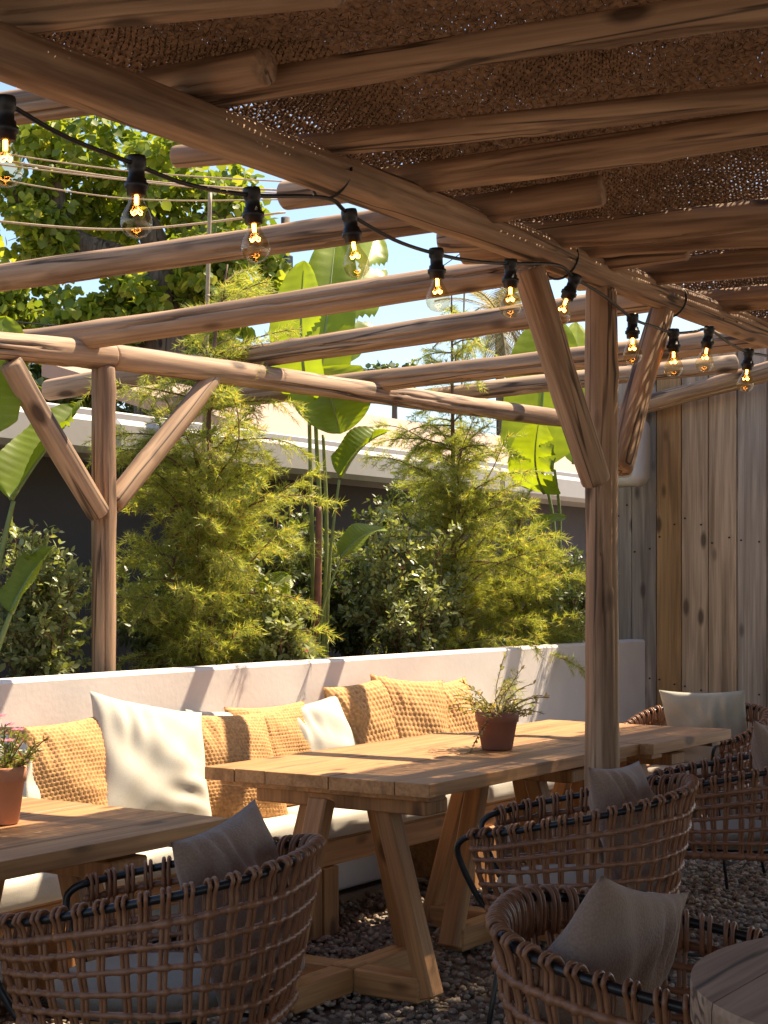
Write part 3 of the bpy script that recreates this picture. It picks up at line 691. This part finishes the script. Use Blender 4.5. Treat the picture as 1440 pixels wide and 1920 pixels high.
# ------------------------------------------------------------------ potted plants on the tables
ov = np.array([(0, 0, 0), (.3, .2, .03), (.65, .2, .02), (1, 0, -.06), (.65, -.2, .02), (.3, -.2, .03), (.5, 0, -.03)])
of = np.array([(0, 6, 1), (1, 6, 2), (2, 6, 3), (3, 6, 4), (4, 6, 5), (5, 6, 0)])
def norml(v): return v/np.linalg.norm(v, axis=-1, keepdims=True)
def potplant(label, loc, r, h, potmat, kind, seed):
    t = thing('potted_plant', label, 'potted plant', loc); rs = random.Random(seed); g = np.random.default_rng(seed)
    prof = [(0, 0), (r*.68, 0), (r*.72, .004), (r*.93, h*.72), (r*1.0, h*.73), (r*1.03, h*.98), (r*1.0, h), (r*.9, h), (r*.88, h*.86), (0, h*.84)]
    MB().lathe(prof, 36).build('pot', potmat, t)
    org, dd, nn, ss = [], [], [], []; sm_ = MB()
    ns = 46 if kind == 'wispy' else 34
    for k in range(ns):
        a = rs.uniform(0, 6.28); L = rs.uniform(.10, .24) if kind == 'wispy' else rs.uniform(.06, .15); out = rs.uniform(.3, 1.2); p0 = Vector((r*.6*math.cos(a)*rs.random(), r*.6*math.sin(a)*rs.random(), h*.85)); pts = [p0]
        d = Vector((math.cos(a)*out, math.sin(a)*out, rs.uniform(.5, 1.2))).normalized()
        if kind == 'wispy' and k == 0: L = .26; d = Vector((.1, .1, 1))
        if kind == 'wispy' and k in (1, 2): a = R(150+20*k); L = .30; d = Vector((math.cos(a), math.sin(a), .35))
        for q in range(6):
            d = (d+Vector((rs.uniform(-.2, .2), rs.uniform(-.2, .2), (-.16 if k not in (1, 2) else -.42) if kind == 'wispy' else -.04))).normalized(); pts.append(pts[-1]+d*L/6)
        sm_.tube(pts, .0014, 4)
        for q in range(1, 7):
            for _ in range(4 if kind == 'wispy' else 5):
                o_ = pts[q-1].lerp(pts[q], rs.random()); org.append(o_); nn.append((rs.gauss(0, .5), rs.gauss(0, .5), 1)); e = Vector((rs.gauss(0, 1), rs.gauss(0, 1), rs.gauss(.3, .6)))+d*.8; dd.append(e); ss.append(rs.uniform(.012, .026) if kind == 'wispy' else rs.uniform(.016, .03))
    sm_.build('stem', M['twig'], t)
    tv = ov if kind == 'wispy' else ov*np.array([1, .55, 1.5])
    V, F = scatter(tv, of, np.array(org), np.array(dd), np.array(nn), ss); o = objnp('foliage', V, F, M['potleaf' if kind == 'wispy' else 'succ'], t); o['kind'] = 'stuff'
    if kind != 'wispy':
        for k, (fx, fy, fz) in enumerate(((.035, -.03, .115), (-.01, -.04, .09), (.02, .02, .15), (-.05, .0, .12), (.05, .02, .125))):
            a = np.linspace(0, 6.28, 22)[:-1]; d = np.stack([np.cos(a), np.sin(a), .35+.2*np.sin(a*5)], 1); V, F = scatter(ov*np.array([1, .45, 1]), of, np.tile([(fx, fy, h*.85+fz)], (21, 1)), d, np.tile([(0, 0, 1.)], (21, 1))+d*.01, [.02]*21)
            objnp('flower', V, F, M['petal'], t)
potplant('dark brown pot with wispy small-leaved plant on the long table', atZ(932, 1404, .752), .083, .145, M['browned'], 'wispy', 5)
potplant('terracotta pot of purple-flowered succulent on a teak table', atZ(0, 1543, .752), .068, .15, M['terracotta'], 'succ', 6)

# ------------------------------------------------------------------ planting behind the wall
def conifer(label, base, H, prof, nb, seed, lean=0.0, dens=1.0, stake=True):
    t = thing('needle_shrub', label, 'shrub', base); rs = random.Random(seed); g = np.random.default_rng(seed)
    tr = smoothpath([(0, 0, 0), (.02, .01, H*.35), (-.01, .0, H*.7), (lean, 0, H)], 8)
    MB().tube(tr, [.020*(1-.9*i/(len(tr)-1))+.002 for i in range(len(tr))], 7).build('trunk', M['twig'], t)
    brm = MB(); O, D = [], []
    stems = [(Vector((0, 0, 0)), 1.0)]+[(Vector((rs.uniform(-.16, .16), rs.uniform(-.12, .12), 0)), rs.uniform(.5, .8)) for _ in range(3)]
    for b in range(nb):
        so_, hs = stems[rs.choice((0, 0, 0, 1, 2, 3))]; hf = .03+.95*(b+rs.random())/nb; z = H*hf*hs; L = prof(hf*hs*.5+hf*.5)*rs.choice((.45, .7, .9, 1.1, 1.35))*(hs*.5+.5)
        a = rs.uniform(0, 6.283); pc = tr[min(int(hf*(len(tr)-1)), len(tr)-1)]*hs+so_*min(1, hf*3); pc.z = z
        d = Vector((math.cos(a), math.sin(a), rs.uniform(.1, 1.5))).normalized(); m = max(3, int(L/.05)); pts = [pc]; dr = rs.uniform(.3, 1.7)
        for k in range(m):
            d = (d+Vector((rs.uniform(-.16, .16), rs.uniform(-.16, .16), -.9/m*dr*(.4+k/m)))).normalized(); pts.append(pts[-1]+d*L/m)
        brm.tube(pts, [.005*(1-.8*k/m)+.0008 for k in range(m+1)], 4, caps=False)
        for k in range(1, m+1):
            for sgn in (-1, 1):
                for rep in range(2 if rs.random() < .5*dens else 1):
                    tl = rs.uniform(.05, .17)*(1.1-.4*k/m)*(1 if L > .15 else .6); seg = (pts[k]-pts[k-1]).normalized(); side = seg.cross(Vector((0, 0, 1))).normalized()*sgn
                    q0 = pts[k-1].lerp(pts[k], rs.random()); td = (seg*rs.uniform(.5, 1)+side*rs.uniform(.3, .9)+Vector((0, 0, rs.uniform(-.9, .35)))).normalized(); n = int(tl/.0075)
                    for q in range(n): O.append(q0+td*tl*q/n+Vector((0, 0, -.12*tl*(q/n)**2))); D.append(td)
            if k == m:
                for q in range(14): O.append(pts[k]-seg*.006*q); D.append(seg)
    brm.build('branch', M['twig'], t)
    O = np.repeat(np.array(O), 3, 0); D = np.repeat(np.array(D), 3, 0); n = len(O)
    d = D*.8+norml(g.normal(size=(n, 3)))*.75
    tv = np.array([(0, -.04, 0), (0, .04, 0), (1, 0, 0)]); V, F = scatter(tv, np.array([(0, 1, 2)]), O, d, g.normal(size=(n, 3)), g.uniform(.024, .050, n))
    o = objnp('needles', V, F, M['needle'], t); o['kind'] = 'stuff'; return t
q = atV(395, 1250, 4.62); conifer('feathery needle-leaved shrub beside the slim log post', (q.x, 4.62, .9), 1.95, lambda h: .10+.52*(1-h)**.55*min(1, .6+h*3), 150, 3, .12)
q = atV(850, 1200, 4.65); conifer('feathery needle-leaved shrub with a bare spindly top', (q.x, 4.65, .9), 2.15, lambda h: (.06+.70*(1-h)**1.0*(1 if h < .6 else .8)), 140, 4, -.02)
q = atV(970, 1190, 4.5); conifer('low bright feathery needle-leaved shrub near the fence', (q.x, 4.5, .9), 1.0, lambda h: .10+.42*(1-h)**.6, 85, 9, .1)
def bush(label, base, rx, ry, H, nst, seed, mat='feijoa', lsz=(.028, .045), flowers=0):
    t = thing('leafy_shrub', label, 'shrub', base); rs = random.Random(seed); sm_ = MB(); O, D, Nn = [], [], []; tips = []
    for s in range(nst):
        a = rs.uniform(0, 6.28); rr = rs.random()**.5; tgt = Vector((rx*rr*math.cos(a), ry*rr*math.sin(a), H*rs.uniform(.35, 1)*(1-.35*rr*rr))); p0 = Vector((rs.gauss(0, .04), rs.gauss(0, .04), 0)); pts = []
        mid = p0.lerp(tgt, .5)+Vector((rs.uniform(-.06, .06), rs.uniform(-.06, .06), .08)); pts = smoothpath([p0, mid, tgt], 6); sm_.tube(pts, [.005*(1-.7*i/12)+.0012 for i in range(13)], 4, caps=False)
        for k in range(3, 13):
            for br in range(3):
                if br == 0: o_ = pts[k]; dirn = (pts[k]-pts[k-1]).normalized(); L = 0
                else:
                    dirn = Vector((rs.gauss(0, 1), rs.gauss(0, 1), rs.gauss(.5, .7))).normalized(); L = rs.uniform(.04, .13); sm_.tube([pts[k], pts[k]+dirn*L], .0014, 3, caps=False)
                for q in range(1 if br == 0 else max(1, int(L/.022))):
                    o_ = pts[k]+dirn*(q+1)*.022; sd = dirn.cross(Vector((rs.gauss(0, 1), rs.gauss(0, 1), rs.gauss(0, 1)))).normalized()
                    for sg in (-1, 1): O.append(o_); D.append(dirn*.7+sd*sg*.8); Nn.append(dirn+Vector((0, 0, .8)))
                    if rs.random() < .02: tips.append(o_)
    sm_.build('stem', M['twig'], t); g = np.random.default_rng(seed); n = len(O)
    V, F = scatter(ov*np.array([1, 1.15, 1]), of, np.array(O), np.array(D), np.array(Nn)+g.normal(size=(n, 3))*.4, g.uniform(*lsz, n)); o = objnp('leaves', V, F, M[mat], t); o['kind'] = 'stuff'
    rs.shuffle(tips)
    for p_ in tips[:flowers]:
        a = np.linspace(0, 6.28, 10)[:-1]; d = np.stack([np.cos(a), -.6+0*a, np.sin(a)], 1); V, F = scatter(ov*np.array([1, 1.3, 1]), of, np.tile([p_+Vector((0, -.02, 0))], (9, 1)), d, np.tile([(0, -1., 0.01)], (9, 1)), [.016]*9); f_ = objnp('flower', V, F, M['pinkpetal'], t)
        d = g.normal(size=(14, 3)); d[:, 1] = -abs(d[:, 1])-.6; V, F = scatter(ov*np.array([1, .3, 1]), of, np.tile([p_+Vector((0, -.022, 0))], (14, 1)), d, g.normal(size=(14, 3)), [.014]*14); objnp('stamen', V, F, M['redpetal'], f_)
    return t
def pb(x, V): q = (x-720)/FPX; return (V*(CY+q*SY)/(SY-q*CY), V, .9)
bush('grey-green leafy shrub below the curled big leaves, beside the slim log post', pb(75, 4.65), .34, .25, .70, 34, 41, flowers=0)
bush('small grey-green shrub with red and pink flowers beside the red-stemmed plant', pb(530, 4.40), .22, .12, .52, 20, 42, flowers=6)
bush('tall grey-green leafy shrub between the two needle-leaved shrubs', pb(770, 4.62), .46, .26, 1.0, 48, 43, flowers=5)
bush('dark leafy shrub with pink flowers below the fence-side big leaves', pb(1060, 4.9), .4, .25, .8, 40, 44, 'darkbush', flowers=8)
bush('dark leafy shrub in shade behind the red-stemmed plant', pb(660, 5.2), .4, .25, .85, 36, 45, 'darkbush', flowers=4)
bush('dark shaded shrub against the grey wall behind the needle shrub', pb(300, 5.4), .5, .25, .8, 40, 46, 'darkbush')
bush('tall dark shrub against the grey wall behind the tall big-leaf plant', pb(500, 5.35), .5, .2, 1.15, 46, 47, 'darkbush')
bush('tall dark shrub against the grey wall behind the tall grey-green shrub', pb(760, 5.4), .6, .2, 1.2, 50, 48, 'darkbush')
# big-leaf plants (each leaf and stalk a part)
def paddle(t, base, tip, nrm, width, curl=.12, fold=.25, tears=(), seed=0, roll=0.0):
    rs = random.Random(seed); base, tip, nrm = Vector(base), Vector(tip), Vector(nrm).normalized(); L = (tip-base).length; X = (tip-base)/L
    S_ = X.cross(nrm).normalized(); Nn = S_.cross(X); ns, na = 44, 12; v = []; f = []; mid = []
    for i in range(ns+1):
        s = i/ns; c = base+X*(L*s)+Nn*(curl*L*math.sin(s*math.pi*.9)-curl*.9*L*s*s); mid.append(c)
        wv = width/2*min(1, (s*7)**.6)*max(0.0, 1-max(0, (s-.45)/.55)**2.3)**.62+.002
        for j in range(-na, na+1):
            a = j/na; al = fold+roll*abs(a); x = a*wv; z = abs(x)*math.sin(al)+.002*math.sin(s*95+abs(a)*2)*min(1, abs(a)*2)+.012*math.sin(s*9+a*3+seed)*a*a
            p = c+S_*x*math.cos(al)+Nn*z
            for ts, sg, dr in tears:
                if sg*a > .12:
                    g_ = s-ts-.10*abs(a)
                    if abs(g_) < .09: p = p+X*(.010*L*abs(a)*(1 if g_ > 0 else -1)*math.exp(-abs(g_)/.04))-Nn*dr*abs(a)*math.exp(-abs(g_)/.03)
            v.append(p)
    m = 2*na+1
    for i in range(ns):
        for j in range(m-1):
            a = (j+.5-na)/na; s = (i+.5)/ns
            if any(sg*a > .15 and abs(s-ts-.10*abs(a)) < .6/ns for ts, sg, dr in tears): continue
            f.append((i*m+j, (i+1)*m+j, (i+1)*m+j+1, i*m+j+1))
    org = t.location; lf = obj('leaf', [p-org for p in v], f, M['strel'], t)
    MB().tube([p-org-Nn*.003 for p in mid[:-3]], [.011*(1-.85*i/(ns-2))+.001 for i in range(ns-2)], 6).build('midrib', M['stalk'], lf)
    return lf
def stalk(t, pts, r=.014, mat='stalk'):
    MB().tube([Vector(p)-t.location for p in smoothpath(pts, 8)], [r*(1-.35*i/(8*(len(pts)-1))) for i in range(8*(len(pts)-1)+1)], 8).build('stalk', M[mat], t)
CAM_N = Vector((-CY, -SY, 0)); RT = Vector((SY, -CY, 0))
sb = pb(592, 4.75); s1 = thing('big_leaf_plant', 'tall big-leaf plant with torn paddle leaves rising through the rafters', 'plant', sb)
Q = lambda x, y, V=4.75: atV(x, y, V)
stalk(s1, [sb, Q(585, 1000), Q(578, 700)]); stalk(s1, [(sb[0]+.03, 4.78, .9), Q(600, 1000, 4.8), Q(592, 780, 4.8), Q(600, 700, 4.85)]); stalk(s1, [(sb[0]+.05, 4.74, .9), Q(612, 1000), Q(606, 815)], .013)
stalk(s1, [sb, Q(596, 1100, 4.70), Q(598, 950, 4.70)], .022, 'redstalk')
stalk(s1, [(sb[0]+.05, 4.72, .9), Q(618, 1060, 4.68), Q(636, 900, 4.68)], .010)
paddle(s1, Q(578, 760), Q(566, 488), CAM_N-RT*.7+Vector((0, 0, .2)), .34, .05, .35, [(.33, -1, .04), (.62, 1, .05), (.45, 1, .03)], 1)
paddle(s1, Q(596, 740, 4.85), Q(632, 425, 4.95), CAM_N+RT*.1+Vector((0, 0, .25)), .30, .06, .15, [(.55, 1, .03)], 2)
paddle(s1, Q(606, 690, 5.0), Q(712, 425, 5.1), CAM_N+RT*.5+Vector((0, 0, .1)), .30, .06, .2, [(.3, 1, .04), (.5, 1, .05), (.68, 1, .04), (.6, -1, .03)], 3)
paddle(s1, Q(598, 690, 4.72), Q(640, 812, 4.60), CAM_N+RT*.3+Vector((0, 0, .5)), .42, .05, .15, [(.4, -1, .04)], 4)
paddle(s1, Q(638, 895, 4.68), Q(728, 800, 4.55), CAM_N*.4+Vector((0, 0, .8))-RT*.2, .20, .12, .7, [(.5, 1, .04)], 5)
paddle(s1, Q(640, 1045, 4.6), Q(722, 985, 4.5), CAM_N*.5+Vector((0, 0, 1)), .16, .12, .4, [], 6); stalk(s1, [sb, Q(606, 1140, 4.65), Q(640, 1045, 4.6)], .009)
paddle(s1, Q(505, 1120, 4.5), Q(540, 1075, 4.45), CAM_N+Vector((0, 0, .6)), .14, .1, .2, [], 7); stalk(s1, [sb, Q(545, 1190, 4.6), Q(505, 1120, 4.5)], .008)
sb2 = pb(1035, 4.85); s2 = thing('big_leaf_plant', 'big-leaf plant with broad upright leaves in front of the plank fence', 'plant', sb2)
stalk(s2, [sb2, Q(1040, 1000, 4.85), Q(1010, 860, 4.85)]); stalk(s2, [sb2, Q(1050, 1000, 4.8), Q(1040, 880, 4.75)])
paddle(s2, Q(1008, 880, 4.85), Q(1030, 585, 4.9), CAM_N-RT*.15+Vector((0, 0, .2)), .50, .05, .12, [], 11)
paddle(s2, Q(1075, 870, 5.1), Q(1085, 600, 5.2), CAM_N+RT*.3, .34, .05, .15, [(.6, 1, .03)], 12)
paddle(s2, Q(1020, 925, 4.7), Q(1005, 790, 4.6), CAM_N-RT*.5+Vector((0, 0, .5)), .34, .15, .3, [(.35, 1, .05), (.55, 1, .05), (.7, 1, .04), (.5, -1, .03)], 13)
paddle(s2, Q(1000, 1000, 4.6), Q(1060, 965, 4.5), CAM_N*.5+Vector((0, 0, 1)), .14, .1, .3, [], 14); stalk(s2, [sb2, Q(1000, 1100, 4.65), Q(1000, 1000, 4.6)], .007)
sb3 = pb(-40, 4.6); s3 = thing('big_leaf_plant', 'big-leaf plant with curled leaves next to the brace of the slim log post', 'plant', sb3)
Q3 = lambda x, y, V=4.6: atV(x, y, V)
stalk(s3, [sb3, Q3(-10, 1100), Q3(25, 940)]); stalk(s3, [sb3, Q3(-5, 1220, 4.5), Q3(20, 1150, 4.48)]); stalk(s3, [sb3, Q3(-60, 1000), Q3(-40, 820)])
paddle(s3, Q3(20, 935), Q3(150, 760, 4.65), CAM_N*.7+Vector((0, 0, .7))-RT*.5, .26, .02, .7, [(.6, 1, .05)], 21)
paddle(s3, Q3(-40, 820, 4.5), Q3(10, 590, 4.55), CAM_N+RT*.1, .26, .05, .1, [], 22)
paddle(s3, Q3(20, 1150, 4.48), Q3(100, 1020, 4.45), CAM_N*.8-RT*.5+Vector((0, 0, .4)), .15, .06, .5, [], 23)
# ------------------------------------------------------------------ things beyond the roofs
def leafytree(label, base, H, blobs, limbs, seed, mat='treeleaf', lsz=(.08, .145), per=560, trunk=None):
    t = thing('broadleaf_tree', label, 'tree', base); rs = np.random.default_rng(seed); mb = MB()
    for pts, r in limbs: mb.tube([Vector(p)-Vector(base) for p in smoothpath(pts, 6)], [r*(1-.6*i/(6*(len(pts)-1))) for i in range(6*(len(pts)-1)+1)], 9)
    mb.build('trunk', M['bark'], t); O, D = [], []
    for c, r in blobs:
        c = np.array(Vector(c)-Vector(base)); nsub = 16
        for k in range(nsub):
            sc_ = c+norml(rs.normal(size=(1, 3)))[0]*r*rs.uniform(.25, 1)**.6*np.array([1, 1, .85]); n = per//nsub; e = norml(rs.normal(size=(n, 3)))*rs.uniform(.3, 1, (n, 1))*r*.33
            O.append(sc_+e); D.append(e+rs.normal(size=(n, 3))*.12+np.array([0, 0, -.12]))
    O = np.concatenate(O); D = np.concatenate(D); n = len(O); nr = rs.normal(size=(n, 3))*.6+np.array([0, 0, 1])
    V, F = scatter(ov*np.array([1, 1.9, 1]), of, O, D, nr, rs.uniform(*lsz, n)); o = objnp('crown', V, F, M[mat], t); o['kind'] = 'stuff'
D1 = 17.0
T = lambda x, y, d=D1: atd(x, y, d)
tb = T(300, 1103, D1); tb.z = 0
blobs = [(T(x, y, D1+dz), r) for x, y, r, dz in ((40, 300, .55, 0), (110, 380, .5, .4), (20, 400, .55, -.3), (180, 290, .55, 0), (260, 290, .6, .3), (330, 330, .6, -.3), (300, 420, .5, .4), (400, 390, .55, 0), (440, 460, .5, .3), (470, 520, .4, 0), (380, 480, .45, -.4), (200, 400, .45, .6), (90, 450, .4, 0), (170, 580, .42, -.5), (240, 560, .42, -.6), (130, 620, .32, -.5), (400, 570, .4, 0), (340, 500, .35, .5), (-60, 340, .6, 0), (230, 620, .35, -.3))]
limbs = [([tb, T(300, 700), T(305, 560), T(300, 470)], .34), ([T(300, 540), T(230, 490), T(130, 440), T(100, 330)], .2), ([T(300, 500), T(380, 430), T(430, 380)], .17), ([T(300, 480), T(270, 400), T(250, 320)], .17), ([T(310, 560), T(370, 530), T(440, 500)], .14), ([T(120, 440), T(60, 400), T(0, 330)], .13), ([T(300, 560), T(230, 590), T(180, 590)], .1)]
leafytree('large sunlit broadleaf tree with forked trunk beyond the outbuilding', tb, 6, blobs, limbs, 61)
tb = T(-40, 1103, 20); tb.z = 0
leafytree('smaller pale green broadleaf tree standing beside the large forked tree', tb, 5, [(T(x, y, 20), r) for x, y, r in ((10, 580, .5), (40, 540, .42), (-40, 520, .6), (0, 640, .5), (-60, 640, .7))], [([tb, T(-40, 800, 20), T(-20, 560, 20)], .2)], 62, lsz=(.09, .15))
tb = T(200, 1103, 23); tb.z = 0
leafytree('dark evergreen tree low behind the outbuilding roof', tb, 4, [(T(x, y, 23+dz), r) for x, y, r, dz in ((80, 700, .6, 0), (150, 680, .7, .4), (230, 690, .7, 0), (320, 670, .7, .4), (400, 660, .6, 0), (120, 740, .7, 0), (280, 740, .8, 0), (380, 720, .6, 0), (40, 740, .6, 0))], [([tb, T(200, 800, 23), T(220, 700, 23)], .2)], 63, 'darkbush', (.12, .2), 500)
tb = T(740, 1103, 40); tb.z = 0
leafytree('small dark tree top far beyond the tan house', tb, 5, [(T(x, y, 40), r) for x, y, r in ((715, 705, .42), (745, 700, .42), (770, 705, .35), (690, 715, .3))], [([tb, T(740, 720, 40)], .15)], 64, 'darkbush', (.12, .2), 300)
# palm
pbz = T(935, 1103, 26); pbz.z = 0; pm = thing('palm_tree', 'distant palm tree with drooping half-dry fronds', 'palm tree', pbz); hd = T(935, 590, 26)-pbz
MB().tube(smoothpath([(0, 0, 0), hd*.5+Vector((.1, 0, 0)), hd], 8), [.10-.002*i for i in range(17)], 10).build('trunk', M['bark'], pm)
prs = random.Random(5)
for k in range(40):
    a = prs.uniform(0, 6.28); el = prs.uniform(-.9, 1.1); d = Vector((math.cos(a)*math.cos(el), math.sin(a)*math.cos(el), math.sin(el))); L = prs.uniform(.9, 1.4); pts = [hd.copy()]; mb = MB()
    for q in range(10): d = (d+Vector((0, 0, -.10))).normalized(); pts.append(pts[-1]+d*L/10)
    mb.tube(pts, .012, 4)
    for q in range(1, 10):
        for h_ in (0, .5):
            p_ = pts[q].lerp(pts[q+1] if q < 10 else pts[q], h_); sg = (pts[q]-pts[q-1]).normalized(); sd = sg.cross(Vector((0, 0, 1))).normalized()
            for s_g in (-1, 1):
                e = (sg*.8+sd*s_g*.75+Vector((0, 0, -.25))).normalized()*.34*math.sin(.5+q*.24); n_ = sg*.018; mb.add([p_-n_, p_+n_, p_+e], [(0, 1, 2)])
    mb.build('frond', M['palmleaf'], pm, False)
# utility pole and wires
up = T(535, 1103, 21); up.z = 0; ut = thing('utility_pole', 'weathered wooden utility pole behind the big-leaf plant', 'pole', up)
top = T(535, 408, 21)-up; MB().tube([(0, 0, 0), top*.5, top], [.075, .065, .06], 10).build('pole', M['bark'], ut)
mb = MB(); mb.box((0, 0, top.z-.95), (.12, .5, .09)); mb.build('crossarm', M['bark'], ut, False); mb = MB(); mb.box((.0, .0, top.z-.6), (.16, .16, .22), bev=.02); mb.build('junction_box', M['black'], ut, False)
wires = [((-100, 272), (560, 342)), ((-100, 284), (640, 362)), ((-100, 296), (900, 372)), ((-100, 318), (540, 374)), ((-100, 405), (535, 398)), ((-100, 590), (535, 575))]
for i, (a, b) in enumerate(wires):
    P0, P1 = T(*a, 14), T(*b, 15); mid = (P0+P1)/2-Vector((0, 0, .06+.02*i))
    tag(MB().tube(smoothpath([P0, mid, P1], 12), .011 if i in (1, 4) else .007, 6).build('power_line', M['bamboo'] if i != 5 else M['black']), ['uppermost thin overhead wire crossing the forked tree', 'thick pale wire just under the uppermost one on the forked tree', 'long thin wire below the thick pale one, running past the utility pole', 'fourth overhead wire down, crossing the forked tree', 'thick pale wire crossing the forked tree at the bulbs, ending at the utility pole', 'lowest dark wire reaching the utility pole below the others'][i], 'wire', 'overhead wires')
P0, P1 = T(800, 520, 30), T(1000, 380, 30); tag(MB().tube([P0, P1], .009, 5).build('power_line', M['black']), 'thin dark wire slanting up to the pergola beam against the sky', 'wire')
for i, (a, b, V, lb_) in enumerate((((372, 1235), (394, 362), 5.0, 'tall bamboo cane staking the needle shrub by the slim post'), ((852, 1200), (871, 535), 4.95, 'thin bamboo cane staking the spindly-topped needle shrub'))):
    p0, p1 = atV(*a, V), atV(*b, V); m = 40; mb = MB()
    mb.tube([p0.lerp(p1, k/m) for k in range(m+1)], [.010 if i == 0 else .006 for k in range(m+1)], 8)
    for k in range(1, 9): mb.tube([p0.lerp(p1, k/9-.002), p0.lerp(p1, k/9+.002)], .0125 if i == 0 else .0078, 8)
    tag(mb.build('bamboo_cane', M['bamboo']), lb_, 'cane')
